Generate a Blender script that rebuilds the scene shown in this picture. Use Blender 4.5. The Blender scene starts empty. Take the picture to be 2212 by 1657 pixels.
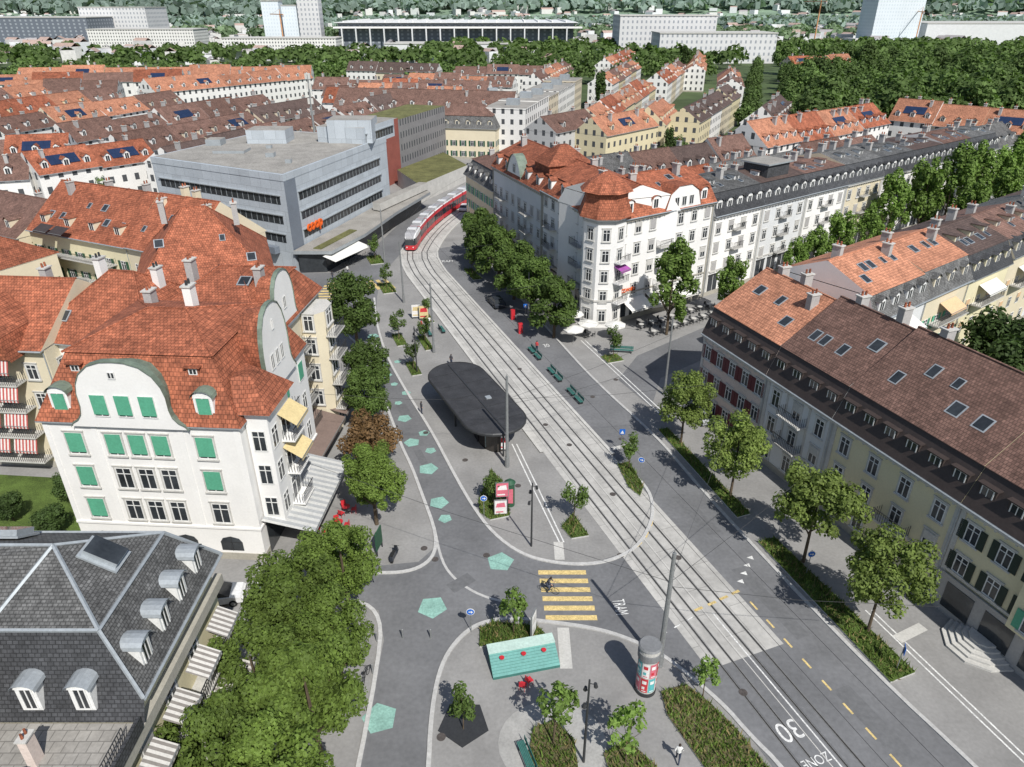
import bpy, math, random, zlib
import numpy as np
from mathutils import Vector, Matrix
RN=random.Random(7)
sc=bpy.context.scene
COL=sc.collection
rad=math.radians
# ---------------------------------------------------------------- materials
def _nt(name):
    m=bpy.data.materials.new(name);m.use_nodes=True
    nt=m.node_tree;b=nt.nodes['Principled BSDF'];return m,nt,b
def N(nt,t,**k):
    n=nt.nodes.new(t)
    for a,v in k.items(): setattr(n,a,v)
    return n
def math_(nt,op,a,b=None):
    n=N(nt,'ShaderNodeMath',operation=op)
    for i,x in enumerate((a,b)):
        if x is None: continue
        if isinstance(x,(int,float)): n.inputs[i].default_value=x
        else: nt.links.new(x,n.inputs[i])
    return n.outputs[0]
def mixc(nt,f,a,b,bt='MIX'):
    n=N(nt,'ShaderNodeMixRGB',blend_type=bt)
    for i,x in enumerate((f,a,b)):
        if isinstance(x,(int,float)): n.inputs[i].default_value=x
        elif isinstance(x,tuple): n.inputs[i].default_value=(*x,1)
        else: nt.links.new(x,n.inputs[i])
    return n.outputs[0]
def mul(c,k): return tuple(min(1,x*k) for x in c)
def mat(name,c,rough=.85,var=.15,scale=.5,kind=None,c2=None,metal=0,sx=.3,sy=.35,spec=.3,fine=.1,fs=6,bump=0):
    m,nt,b=_nt(name)
    b.inputs['Roughness'].default_value=rough;b.inputs['Metallic'].default_value=metal
    b.inputs['Specular IOR Level'].default_value=spec
    geo=N(nt,'ShaderNodeNewGeometry')
    n1=N(nt,'ShaderNodeTexNoise');n1.inputs['Scale'].default_value=scale;n1.inputs['Detail'].default_value=7;n1.inputs['Roughness'].default_value=.65
    nt.links.new(geo.outputs['Position'],n1.inputs['Vector'])
    n2=N(nt,'ShaderNodeTexNoise');n2.inputs['Scale'].default_value=fs;n2.inputs['Detail'].default_value=4
    nt.links.new(geo.outputs['Position'],n2.inputs['Vector'])
    uv=N(nt,'ShaderNodeUVMap').outputs[0]
    base=c
    if kind in('tile','slab'):
        br=N(nt,'ShaderNodeTexBrick');br.offset=.5
        nt.links.new(uv,br.inputs['Vector'])
        k=.2 if kind=='tile' else .07
        br.inputs['Color1'].default_value=(*mul(c,1-k),1);br.inputs['Color2'].default_value=(*mul(c,1+k),1)
        br.inputs['Mortar'].default_value=(*mul(c,.5 if kind=='tile' else .6),1)
        br.inputs['Scale'].default_value=1;br.inputs['Brick Width'].default_value=sx;br.inputs['Row Height'].default_value=sy
        br.inputs['Mortar Size'].default_value=.03
        br.inputs['Mortar Smooth'].default_value=.3
        base=br.outputs['Color']
    if kind=='stripe':
        s=N(nt,'ShaderNodeSeparateXYZ');nt.links.new(uv,s.inputs[0])
        f=math_(nt,'FRACT',math_(nt,'DIVIDE',s.outputs[0],sx))
        base=mixc(nt,math_(nt,'GREATER_THAN',f,.5),c,c2)
    if kind=='farwin':
        s=N(nt,'ShaderNodeSeparateXYZ');nt.links.new(uv,s.inputs[0])
        fx=math_(nt,'FRACT',math_(nt,'DIVIDE',s.outputs[0],sx));fy=math_(nt,'FRACT',math_(nt,'DIVIDE',s.outputs[1],sy))
        g=math_(nt,'MULTIPLY',math_(nt,'GREATER_THAN',fx,.34),math_(nt,'LESS_THAN',fx,.7))
        g2=math_(nt,'MULTIPLY',math_(nt,'GREATER_THAN',fy,.3),math_(nt,'LESS_THAN',fy,.8))
        base=mixc(nt,math_(nt,'MULTIPLY',g,g2),c,c2 or (.07,.075,.08))
    r1=N(nt,'ShaderNodeMapRange');r1.inputs[1].default_value=.3;r1.inputs[2].default_value=.7;r1.inputs[3].default_value=1-var;r1.inputs[4].default_value=1+var
    nt.links.new(n1.outputs[0],r1.inputs[0])
    r2=N(nt,'ShaderNodeMapRange');r2.inputs[1].default_value=.3;r2.inputs[2].default_value=.7;r2.inputs[3].default_value=1-fine;r2.inputs[4].default_value=1+fine
    nt.links.new(n2.outputs[0],r2.inputs[0])
    f=math_(nt,'MULTIPLY',r1.outputs[0],r2.outputs[0])
    if kind=='leaf':
        r3=N(nt,'ShaderNodeMapRange');r3.inputs[3].default_value=.7;r3.inputs[4].default_value=1.3
        nt.links.new(geo.outputs['Random Per Island'],r3.inputs[0])
        f=math_(nt,'MULTIPLY',f,r3.outputs[0])
    oi=N(nt,'ShaderNodeObjectInfo')
    r4=N(nt,'ShaderNodeMapRange');kk=.2 if kind in('leaf','tile') else .04;r4.inputs[3].default_value=1-kk;r4.inputs[4].default_value=1+kk
    nt.links.new(oi.outputs['Random'],r4.inputs[0]);f=math_(nt,'MULTIPLY',f,r4.outputs[0])
    cv=N(nt,'ShaderNodeCombineXYZ')
    for i in range(3): nt.links.new(f,cv.inputs[i])
    out=mixc(nt,1.0,base,cv.outputs[0],'MULTIPLY')
    nt.links.new(out,b.inputs['Base Color'])
    if kind=='leaf':
        tr=N(nt,'ShaderNodeBsdfTranslucent');hs=mixc(nt,1.0,out,(1.05,1.3,.5),'MULTIPLY');nt.links.new(hs,tr.inputs[0])
        ms=N(nt,'ShaderNodeMixShader');ms.inputs[0].default_value=.3
        nt.links.new(b.outputs[0],ms.inputs[1]);nt.links.new(tr.outputs[0],ms.inputs[2])
        nt.links.new(ms.outputs[0],nt.nodes['Material Output'].inputs[0])
    if bump or kind=='tile':
        bp=N(nt,'ShaderNodeBump');bp.inputs['Strength'].default_value=bump or .4;bp.inputs['Distance'].default_value=.05
        nt.links.new(br.outputs['Fac'] if kind=='tile' else n2.outputs[0],bp.inputs['Height'])
        if kind=='tile': bp.invert=True
        nt.links.new(bp.outputs[0],b.inputs['Normal'])
    return m
asph=mat('road_asphalt',(.158,.16,.165),.9,.2,.16,fine=.1,fs=3)
asph2=mat('road_patch_asphalt',(.14,.142,.146),.9,.1,.2,fine=.12,fs=3)
pave=mat('pavement_asphalt',(.25,.245,.237),.9,.18,.2,fine=.08,fs=4)
conc=mat('track_concrete',(.43,.42,.395),.85,.2,.3,kind='slab',sx=5,sy=2.2,fine=.1,fs=2)
kerbm=mat('granite_kerb',(.46,.455,.44),.8,.12,2)
lightc=mat('light_concrete',(.50,.49,.46),.85,.12,.6)
palep=mat('pale_paving',(.34,.335,.32),.85,.15,.8)
dconc=mat('terrace_paving',(.30,.285,.26),.9,.15,.8,kind='slab',sx=.6,sy=.6)
grass=mat('grass',(.075,.115,.025),.95,.4,.5,fine=.4,fs=9)
landm=mat('land',(.065,.095,.038),.95,.35,.01,fine=.25,fs=.08)
soil=mat('soil',(.12,.105,.055),.95,.3,2,fine=.3)
white=mat('white_render',(.79,.78,.755),.8,.05,.3,fine=.03)
white2=mat('pale_grey_render',(.63,.64,.64),.8,.06,.3,fine=.03)
cream=mat('cream_render',(.65,.58,.43),.8,.06,.3,fine=.03)
yellow=mat('yellow_render',(.68,.62,.42),.8,.06,.3,fine=.04)
pink=mat('rose_render',(.64,.54,.48),.8,.06,.3)
greyw=mat('grey_render',(.38,.37,.36),.8,.08,.3)
stone=mat('sandstone',(.36,.34,.29),.85,.1,.6)
redt=mat('red_clay_tile',(.30,.10,.054),.8,.4,.6,kind='tile',fine=.3,fs=3)
ort=mat('orange_clay_tile',(.42,.19,.115),.8,.28,.5,kind='tile',fine=.22,fs=3)
brt=mat('brown_tile',(.18,.105,.083),.8,.28,.5,kind='tile',fine=.26,fs=2.5,sx=.25,sy=.3)
brt2=mat('dark_brown_tile',(.115,.08,.07),.8,.22,.5,kind='tile',fine=.18,fs=3)
slate=mat('grey_slate',(.135,.135,.133),.75,.4,.7,kind='tile',sx=.26,sy=.18,fine=.34,fs=4)
dslate=mat('dark_slate',(.07,.072,.077),.6,.2,.7,kind='tile',sx=.3,sy=.22,fine=.2,fs=4)
dmetal=mat('dark_brown_metal',(.055,.043,.04),.5,.15,1)
zinc=mat('zinc',(.36,.39,.41),.5,.12,1,metal=.3)
copper=mat('green_copper',(.15,.19,.15),.6,.3,1)
gravel=mat('roof_gravel',(.29,.275,.25),.95,.22,.3,fine=.25,fs=5)
groof=mat('green_roof',(.13,.13,.05),.95,.4,.4,fine=.3,fs=4)
glass=mat('window_glass',(.035,.04,.045),.12,.5,.4,spec=.6)
framew=mat('window_frame_white',(.7,.7,.68),.6,.03,1)
gshut=mat('green_shutter',(.10,.36,.23),.6,.08,1)
dgsh=mat('dark_green_shutter',(.03,.09,.05),.6,.1,1)
rshut=mat('wine_red_shutter',(.12,.03,.035),.6,.1,1)
bshut=mat('black_shutter',(.03,.045,.035),.6,.1,1)
awst=mat('grey_striped_awning',(.52,.52,.5),.8,.05,1,kind='stripe',c2=(.36,.37,.375),sx=.7)
awbw=mat('brown_striped_awning',(.6,.58,.54),.8,.05,1,kind='stripe',c2=(.24,.22,.2),sx=.36)
awrd=mat('red_striped_awning',(.62,.58,.55),.8,.05,1,kind='stripe',c2=(.4,.08,.07),sx=.35)
awbr=mat('brown_awning',(.19,.14,.12),.8,.08,1)
awyl=mat('yellow_awning',(.62,.5,.26),.8,.08,1)
awwh=mat('white_awning',(.68,.67,.63),.8,.05,1)
awor=mat('orange_awning',(.62,.42,.25),.8,.05,1)
bark=mat('bark',(.10,.075,.05),.9,.25,3)
leafA=mat('foliage_mid',(.085,.135,.03),.7,.25,.5,kind='leaf')
leafB=mat('foliage_yellow_green',(.12,.178,.034),.7,.22,.5,kind='leaf')
leafS=mat('foliage_street',(.16,.215,.05),.7,.22,.5,kind='leaf')
leafD=mat('foliage_dark',(.06,.1,.027),.7,.3,.5,kind='leaf')
leafL=mat('foliage_light',(.15,.235,.05),.7,.25,.5,kind='leaf')
leafR=mat('foliage_russet',(.15,.09,.04),.7,.35,.6,kind='leaf')
leafF=mat('foliage_far',(.1,.155,.045),.8,.35,.06,kind='leaf')
steel=mat('galvanised_steel',(.27,.28,.28),.5,.1,2,metal=.4)
dsteel=mat('dark_steel',(.05,.052,.055),.5,.1,2,metal=.3)
black=mat('black_roof_sheet',(.042,.043,.047),.75,.3,.6,fine=.2)
paintw=mat('white_road_paint',(.64,.64,.62),.7,.22,1.5,fine=.28,fs=8)
painty=mat('yellow_road_paint',(.60,.46,.20),.7,.22,1.5,fine=.25,fs=8)
paintt=mat('teal_road_paint',(.24,.42,.36),.7,.2,1,fine=.18,fs=6)
rust=mat('manhole_iron',(.08,.07,.065),.7,.2,3)
redp=mat('red_paint',(.52,.03,.04),.35,.05,1,spec=.5)
teal=mat('teal_painted_wood',(.13,.32,.29),.6,.1,1)
tealb=mat('teal_bench',(.05,.16,.14),.6,.12,1)
mint=mat('pale_mint_panel',(.47,.61,.55),.5,.08,1)
coopb=mat('blue_grey_panel',(.42,.46,.495),.5,.06,.4,kind='slab',sx=2.4,sy=3.6)
coopd=mat('slate_blue_panel',(.17,.195,.23),.5,.08,.4)
redw=mat('rust_red_cladding',(.28,.09,.07),.8,.12,.4)
greyc=mat('grey_cladding',(.21,.205,.205),.8,.1,.4,kind='farwin',sx=1.6,sy=3.2,c2=(.055,.06,.065))
orsign=mat('orange_red_sign',(.78,.13,.02),.5,.02,1)
cranem=mat('crane_orange',(.6,.3,.14),.6,.02,1)
blue=mat('blue_sign',(.02,.13,.5),.4,.03,1)
skin=mat('skin',(.45,.27,.19),.6,.03,1)
hairm=mat('dark_hair',(.04,.025,.018),.7,.05,1)
denim=mat('dark_trousers',(.04,.05,.08),.8,.1,3)
shirtw=mat('white_shirt',(.7,.7,.68),.8,.05,3)
shirtd=mat('dark_shirt',(.06,.06,.07),.8,.05,3)
shirtr=mat('red_shirt',(.5,.06,.06),.8,.05,3)
rubber=mat('rubber',(.02,.02,.02),.8,.05,3)
carw=mat('white_car_paint',(.7,.7,.7),.3,.02,1,spec=.5)
card=mat('dark_car_paint',(.03,.035,.045),.25,.02,1,spec=.5)
carg=mat('silver_car_paint',(.35,.36,.38),.3,.02,1,spec=.5)
capm=mat('column_cap_grey',(.2,.205,.21),.6,.1,1)
solar=mat('solar_panel',(.02,.035,.08),.2,.1,1,kind='slab',sx=1,sy=1.6,spec=.6)
violet=mat('violet_awning',(.3,.08,.3),.8)
fw={}
for nm,c in dict(w=(.73,.72,.69),c=(.61,.54,.41),g=(.45,.45,.44),y=(.63,.56,.37),p=(.52,.42,.36)).items():
    fw[nm]=mat('distant_facade_'+nm,c,.85,.06,.1,kind='farwin',sx=2.8,sy=3.0)
# ---------------------------------------------------------------- mesh builder
class MB:
    def __init__(s): s.v=[];s.f=[];s.m=[];s.mats=[]
    def mi(s,m):
        if m not in s.mats: s.mats.append(m)
        return s.mats.index(m)
    def poly(s,pts,m):
        k=len(s.v);s.v+= [tuple(p) for p in pts];s.f.append(list(range(k,k+len(pts))));s.m.append(s.mi(m))
    def box(s,x0,y0,z0,x1,y1,z1,m,top=None):
        a=[(x0,y0),(x1,y0),(x1,y1),(x0,y1)]
        for i in range(4):
            p,q=a[i],a[(i+1)%4];s.poly([(*p,z0),(*q,z0),(*q,z1),(*p,z1)],m)
        s.poly([(*p,z1) for p in a],top or m);s.poly([(*p,z0) for p in a[::-1]],m)
    def prism(s,pts,z0,z1,m,top=None,bottom=True):
        n=len(pts)
        for i in range(n):
            p,q=pts[i],pts[(i+1)%n];s.poly([(*p,z0),(*q,z0),(*q,z1),(*p,z1)],m)
        s.poly([(*p,z1) for p in pts],top or m)
        if bottom: s.poly([(*p,z0) for p in pts[::-1]],m)
    def frus(s,pts0,z0,pts1,z1,m):
        n=len(pts0)
        for i in range(n):
            j=(i+1)%n;s.poly([(*pts0[i],z0),(*pts0[j],z0),(*pts1[j],z1),(*pts1[i],z1)],m)
    def tube(s,p,q,r0,r1,m,n=8,caps=True):
        p=Vector(p);q=Vector(q);d=(q-p).normalized()
        x=d.orthogonal().normalized();y=d.cross(x)
        A=[p+(x*math.cos(2*math.pi*i/n)+y*math.sin(2*math.pi*i/n))*r0 for i in range(n)]
        B=[q+(x*math.cos(2*math.pi*i/n)+y*math.sin(2*math.pi*i/n))*r1 for i in range(n)]
        for i in range(n):
            j=(i+1)%n;s.poly([A[i],A[j],B[j],B[i]],m)
        if caps: s.poly(A[::-1],m);s.poly(B,m)
    def build(s,name):
        me=bpy.data.meshes.new(name);me.from_pydata([tuple(v) for v in s.v],[],s.f)
        for m in s.mats: me.materials.append(m)
        me.polygons.foreach_set('material_index',s.m)
        uv=me.uv_layers.new(name='UVMap').data
        for p in me.polygons:
            n=p.normal
            if abs(n.z)>.999: t=Vector((1,0,0));b=Vector((0,1,0))
            else:
                t=Vector((-n.y,n.x,0)).normalized();b=n.cross(t)
                if b.z<0: b=-b
            for li in p.loop_indices:
                co=me.vertices[me.loops[li].vertex_index].co
                uv[li].uv=(co.dot(t),co.dot(b))
        me.update();return me
def link(o): COL.objects.link(o);return o
def E(name,label,cat,loc=(0,0,0),rz=0,group=None,sc_=1):
    o=link(bpy.data.objects.new(name,None));o.empty_display_size=.5
    o.location=(*loc,0) if len(loc)==2 else loc;o.rotation_euler=(0,0,rz);o.scale=(sc_,)*3
    o['label']=label;o['category']=cat
    if group:o['group']=group
    return o
def P(name,mesh,par,loc=(0,0,0),rot=(0,0,0),label=None,sc_=None):
    if isinstance(mesh,MB): mesh=mesh.build(name)
    o=link(bpy.data.objects.new(name,mesh));o.parent=par;o.location=loc;o.rotation_euler=rot
    if sc_:o.scale=sc_
    if label:o['label']=label
    return o
def T(name,mesh,label,cat,loc=(0,0,0),rz=0,group=None,sc_=1):
    if isinstance(mesh,MB): mesh=mesh.build(name)
    o=link(bpy.data.objects.new(name,mesh));o.location=(*loc,0) if len(loc)==2 else loc
    o.rotation_euler=(0,0,rz);o.scale=(sc_,)*3;o['label']=label;o['category']=cat
    if group:o['group']=group
    return o
def S(name,mb,loc=(0,0,0),kind='structure',lab=None):
    o=link(bpy.data.objects.new(name,mb.build(name) if isinstance(mb,MB) else mb));o.location=loc;o['kind']=kind
    if lab: o['label']=lab
    return o
def sheet(name,pts,z,m):
    mb=MB();mb.poly([(x,y,z) for x,y in pts],m);return S(name,mb)
# street frame: s along the tram line (away), o across (towards the row houses)
TX,TY=-.3578,.9338;NX,NY=.9338,.3578
def st(s,o): return (18.57+TX*s+NX*o,27.9+TY*s+NY*o)
def off(path,d):
    out=[]
    for i,p in enumerate(path):
        a=path[max(0,i-1)];b=path[min(len(path)-1,i+1)]
        dx,dy=b[0]-a[0],b[1]-a[1];l=math.hypot(dx,dy);out.append((p[0]+dy/l*d,p[1]-dx/l*d))
    return out
def smooth(pts,k=2):
    for _ in range(k):
        o=[pts[0]]
        for a,b in zip(pts,pts[1:]):
            o+=[(a[0]*.75+b[0]*.25,a[1]*.75+b[1]*.25),(a[0]*.25+b[0]*.75,a[1]*.25+b[1]*.75)]
        pts=o+[pts[-1]]
    return pts
def strip(mb,path,w,z,m,h=0):
    L=off(path,-w/2);Rr=off(path,w/2)
    for i in range(len(path)-1):
        q=[L[i],Rr[i],Rr[i+1],L[i+1]]
        mb.poly([(*p,z+h) for p in q],m)
        if h:
            mb.poly([(*L[i],z),(*L[i+1],z),(*L[i+1],z+h),(*L[i],z+h)],m)
            mb.poly([(*Rr[i],z),(*Rr[i+1],z),(*Rr[i+1],z+h),(*Rr[i],z+h)],m)
# ---------------------------------------------------------------- ground
mb=MB();mb.poly([(-9000,-300,-.06),(9000,-300,-.06),(9000,9000,-.06),(-9000,9000,-.06)],landm);S('ground',mb)
sheet('pavement',[(-75,-10),(75,-10),(120,60),(120,240),(-120,330),(-140,120)],0,pave)
K1=[(-31.7,99.6),(-26,97),(-20.1,88.4),(-16,76.5),(-13.4,68.9),(-11.75,64.1),(-10.3,60.6),(-8.5,55.2),(-7.1,51.1),(-6.6,48.2),(-7.15,46.3),(-8.8,45.2),(-11.4,45.1),(-17,45.2)]
K1b=[(-7.1,51.1),(-6,46.4),(-4.6,44.2),(-2.5,42.5),(0,41.7)]
K2=[(-22.4,108.6),(-20.3,98.1),(-17.1,87),(-12.9,76.5),(-9.1,67.9),(-5.9,59.4),(-3.8,54.2),(-1.7,50.1),(.8,47.4),(3.3,46.4),(6.1,46.1),(8.5,46.6),(10.9,48.2),(12.6,51.1),(13.5,54.2),(13.3,57.4),(11.2,61.5)]
K3=[(-5.0,20),(-5.2,27.9),(-5.4,31.2),(-5.3,34.4),(-4.8,36.7),(-3.7,38.6),(-2.4,39.7),(-.2,40.2),(3.4,39.7),(6.85,39),(9.5,37.7),(11.3,36.4),(14.3,32.6),(15.5,30.1),(16.9,27.9),(20,20)]
K4=[(32,20),(29,27.9),(25.9,34.8),(21.5,47.6),(18.2,58.2),(16,66.4),(10.7,79),(6.5,92),(1.8,107.6),(-4.8,126.5),(-6,140)]
K5=[(-9.6,18),(-9.6,37),(-10.5,41),(-13,42.2),(-17,42.4)]
K1,K2,K3,K4,K5,K1b=[smooth(k) for k in (K1,K2,K3,K4,K5,K1b)]
sheet('road',K1+[(-17,42.4),(-9.6,41)]+[(-5,41)]+[p for p in K2[::-1] if p[0]<3.5],.004,asph)
sheet('road',[(-17,45.2),(-8,46.5),(-6,49.5),(-1,49),(1,47.2),(6,46),(11,48.2),(14.5,48),(22,27),(22,20)]+K3[::-1]+[(-9.6,20),(-9.6,38),(-10.5,41),(-17,42.4)],.008,asph)
sheet('road',[st(-12,-2.1),st(14,-2.1),st(20,0),st(33,5),st(100,5),st(112,7)]+[p for p in K4[::-1] ],.012,asph)
sheet('road',[(13.5,80),(17,87),(30,98),(62,122),(110,158),(112,152),(66,117),(34,92.5),(19,80.5),(16.5,73)],.016,asph)
sheet('road',[(-20,96),(-22,108.6),(-23,120),(-21.5,131),(-16,170),(-22,170),(-28,130),(-31,121),(-45,121),(-70,128),(-70,122),(-40,110),(-31.7,99.6)],.016,asph)
def rot2(x,y,a): return (x*math.cos(a)-y*math.sin(a),x*math.sin(a)+y*math.cos(a))
def rect(cx,cy,w,l,a): return [(cx+rot2(x,y,a)[0],cy+rot2(x,y,a)[1]) for x,y in((-w/2,-l/2),(w/2,-l/2),(w/2,l/2),(-w/2,l/2))]
for (x,y,w,l,a) in [(-4.2,44,2.2,1.2,.7),(20.5,42,1.2,8,.37),(17.2,53,1.4,6,.37),(-9.4,62,.8,4,.4),(-12.6,72,1.2,3.5,.4),(24,31,1.4,6,.37)]:
    sheet('road_patch',rect(x,y,w,l,a),.0142,asph2)
tl=[st(s,0) for s in range(-14,103,6)]+[(-19.75,131),(-19.4,139),(-18.4,147),(-16.8,155),(-14.6,163),(-12,171),(-8.5,180),(-4,190)]
tl=smooth(tl,1)
tls=[p for p in tl if p[1]>35.5]
slab_l=off(tls,-1.55);slab_r=off(tls,5.05)
mb=MB()
for i in range(len(slab_l)-1): mb.poly([(*slab_l[i],.02),(*slab_r[i],.02),(*slab_r[i+1],.02),(*slab_l[i+1],.02)],conc)
sm=mb.build('track_bed')
for li,l in enumerate(sm.loops):
    co=sm.vertices[l.vertex_index].co;sm.uv_layers[0].data[li].uv=(co.x*TX+co.y*TY,co.x*NX+co.y*NY)
S('track_bed',sm)
railm=mat('rail_steel',(.07,.066,.063),.45,.15,3,metal=.5)
groovem=mat('rail_joint_filler',(.18,.18,.175),.8,.1,3)
def rail(o_):
    mb=MB();strip(mb,off(tl,o_),.2,.024,groovem);strip(mb,off(tl,o_),.1,.028,railm);return mb
for c in(0,2.75):
    for g in(-.5,.5): S('rail',rail(c+g))
mb=MB();strip(mb,off(tl,1.38),.07,.024,lightc);S('track_joint',mb)
def kerb(path,w=.3,h=.1,m=kerbm):
    mb=MB();strip(mb,path,w,.0,m,h);o=S('kerb',mb)
kerb(K1);kerb(K2);kerb(K3);kerb(K4);kerb(K5);kerb(K1b,.22,.014)
kerb([p for p in off(tl,5.2) if p[1]>62],.35,.14,lightc)
kerb([p for p in off(tl,-1.75) if p[1]>62],.35,.14,lightc)
def marks(name,polys,m,z=.024):
    mb=MB()
    for q in polys: mb.poly([(x,y,z) for x,y in q],m)
    return S(name,mb)
marks('crosswalk_marking',[rect(4.45-.08*(3-i),45.2-i*1.0,4.0,.52,0) for i in range(6)],painty)
marks('crosswalk_marking',[rect(-31.2+.3*i,108+i*1.25,4.4,.65,.05) for i in range(7)],painty)
marks('crosswalk_marking',[rect(-27.0+i*1.2,114.0+.25*i,.65,5,.5) for i in range(6)],painty)
def penta(cx,cy,r,a): return [(cx+r*math.sin(a+i*2*math.pi/5),cy+r*math.cos(a+i*2*math.pi/5)) for i in range(5)]
for (x,y,r,a) in [(-8.84,31.4,1.22,-.3),(-6.3,41.3,1.2,.5),(-1,46.5,1.2,.1),(-7,54.7,.98,.3),(-6.2,52.3,.66,.6),(-8.6,60.3,1.05,.2),(-8.7,63.7,.62,.5),(-10.9,65.3,.9,.9),(-9.8,67.2,.65,0),(-12.4,70.4,.85,.4),(-13,76.5,.6,.1),(-13.6,74,.5,.3),(-16.2,81.3,.8,.2),(-16.9,84.3,.6,.6),(-15.3,85.2,.5,0),(-20,93.5,.9,.3),(-14.8,78.8,.5,0)]:
    marks('painted_pentagon',[penta(x,y,r,a)],paintt,.018)
def dash(o_,s0,s1,l,g,w):
    out=[];s_=s0
    while s_<s1:
        c=st(s_+l/2,o_);out.append(rect(c[0],c[1],w,l,math.atan2(-TX,TY)));s_+=l+g
    return out
marks('lane_marking',dash(5.4,-12,14,.9,1.1,.16),painty)
marks('lane_marking',[rect(*st(0,1.9),.11,26,math.atan2(-TX,TY))],paintw,.0265)
marks('lane_marking',[rect(14.7,41.1,.24,.8,-1.1),rect(15.9,41.7,.24,.8,-1.1),rect(17,42.3,.24,.8,-1.1),rect(18.1,42.9,.24,.8,-1.1),rect(8.7,46.9,.22,.8,-1.1),rect(10,47.7,.22,.8,-.8),rect(11.2,48.7,.22,.8,-.7),rect(12.1,50,.22,.8,-.4),rect(12.8,51.6,.22,.8,-.3)],painty,.031)
marks('yield_marking',[[(20.2-i*.55,47-i*.95),(20.75-i*.55,46.75-i*.95),(20.75-i*.55,47.25-i*.95)] for i in range(4)],paintw)
marks('lane_marking',[rect(11.5+i*1.15,38.6+i*.75,.1,.6,-1.0) for i in range(3)],paintw,.031)
marks('tactile_paving',[rect(3.9,37.3,.9,3.8,0),rect(4.1,47.9,.85,2.3,0)],lightc,.02)
mb=MB()
for pth in ([(0,65),(2.2,56.5),(4.2,49)],[(.5,65),(2.7,56.5),(4.6,49)],[(9.8,92),(13.8,81),(17.6,70.4)],[(10.4,92),(14.4,81),(18.2,70.4)],[(27.8,41),(29.5,36),(32.6,27)],[(28.3,41),(30,36),(33.1,27)]): strip(mb,pth,.13,.0185,paintw)
S('tactile_line',mb)
marks('tactile_paving',[rect(30.2,38.7,2.9,.8,.45),rect(-1.6,65.5,3,.6,.3),rect(12,64.5,2.6,.6,.35)],lightc,.022)
mb=MB();mb.prism([(2.6+3.5*math.cos(a*.2618),29.6+3.1*math.sin(a*.2618)) for a in range(24)],0,.012,palep);S('light_paving',mb)
def text(name,s,size,loc,rz,m,sy=1,rx=0,ext=0,par=None,struct=True,bold=.01):
    cu=bpy.data.curves.new(name,'FONT');cu.body=s;cu.size=size;cu.align_x='CENTER';cu.align_y='CENTER';cu.extrude=ext;cu.offset=bold*size
    tmp=bpy.data.objects.new('t',cu);COL.objects.link(tmp);bpy.context.view_layer.update()
    me=bpy.data.meshes.new_from_object(tmp.evaluated_get(bpy.context.evaluated_depsgraph_get()));bpy.data.objects.remove(tmp)
    me.materials.clear();me.materials.append(m)
    if not me.uv_layers: me.uv_layers.new(name='UVMap')
    o=link(bpy.data.objects.new(name,me));o.location=loc;o.rotation_euler=(rx,0,rz);o.scale=(1,sy,1)
    if par:o.parent=par
    elif struct:o['kind']='structure'
    return o
def wt(n,s,size,x,y,rz,sy=1.6): text(n,s,size,(x,y,.034),rz,paintw,sy,bold=0)
c=st(2.6,.55);wt('road_lettering','30',1.75,c[0],c[1],rad(201),1.15)
c=st(.25,.7);wt('road_lettering','ZONE',.75,c[0],c[1],rad(201),1.2)
wt('road_lettering','TRAM',.62,8.5,41.3,rad(-84),2.3);wt('road_lettering','TRAM',1.0,-12.3,127.3,rad(5),1.6)
wt('road_lettering','30',.9,4.8,90.2,rad(15),1.6);wt('road_lettering','20',1.5,-19.2,90.2,rad(200),1.6)
# ---- planting beds
straw=mat('dry_grass',(.2,.165,.07),.9,.2,1)
def bed(pts,m=grass,dens=0,h=.14,name='planting_bed',lab='low raised planting bed with rough grass and a stone edge'):
    mb=MB();mb.prism(pts,0,h,kerbm,m)
    if dens:
        xs=[p[0] for p in pts];ys=[p[1] for p in pts]
        def inside(x,y):
            c=False
            for i in range(len(pts)):
                (x1,y1),(x2,y2)=pts[i],pts[i-1]
                if (y1>y)!=(y2>y) and x<(x2-x1)*(y-y1)/(y2-y1)+x1: c=not c
            return c
        area=(max(xs)-min(xs))*(max(ys)-min(ys))
        for _ in range(int(area*dens)):
            x=RN.uniform(min(xs),max(xs));y=RN.uniform(min(ys),max(ys))
            if not inside(x,y): continue
            a=RN.uniform(0,6.28);w=RN.uniform(.03,.08);hh=.1+RN.random()**2*.45;dx,dy=math.cos(a)*w,math.sin(a)*w
            tx,ty=RN.uniform(-.25,.25),RN.uniform(-.25,.25)
            mb.poly([(x-dx,y-dy,h),(x+dx,y+dy,h),(x+tx,y+ty,h+hh)],RN.choice([leafA,leafB,leafB,leafL,straw]))
    return T(name,mb,lab,'planting bed')
bed([(-2.4,37.3),(-2.45,39),(-1.3,39.7),(1.9,39.3),(2.7,38.3)],grass,110)
bed([(10.3,33.4),(12.2,34.0),(13.4,32.6),(14.7,30.6),(16.1,27.5),(18,22),(14.5,22),(10.4,31.5)],soil,90,lab='long bed of wild grasses and shrubs beside the road')
bed([(.9,28),(1.4,30.6),(2.8,31.2),(4,29.8),(4.3,25),(1.5,25)],soil,90,lab='wild grass bed inside pale paving')
bed([(5.8,28.8),(7.4,29.8),(9,28),(9.5,25),(6.5,25)],soil,90,lab='wild grass bed around a young tree')
bed([(-3.2,55),(-2.1,60),(-.6,57),(-.2,52.6),(-2,52),(-3.0,53)],grass,80)
bed([(4.5,51),(5.7,53),(6.9,49.8),(5.3,49.4)],grass,70)
bed([(10.9,61),(12.2,61.5),(13.0,57.2),(12.4,55.6),(11.5,57)],grass,80)
def stp(l): return [st(*q) for q in l]
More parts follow.
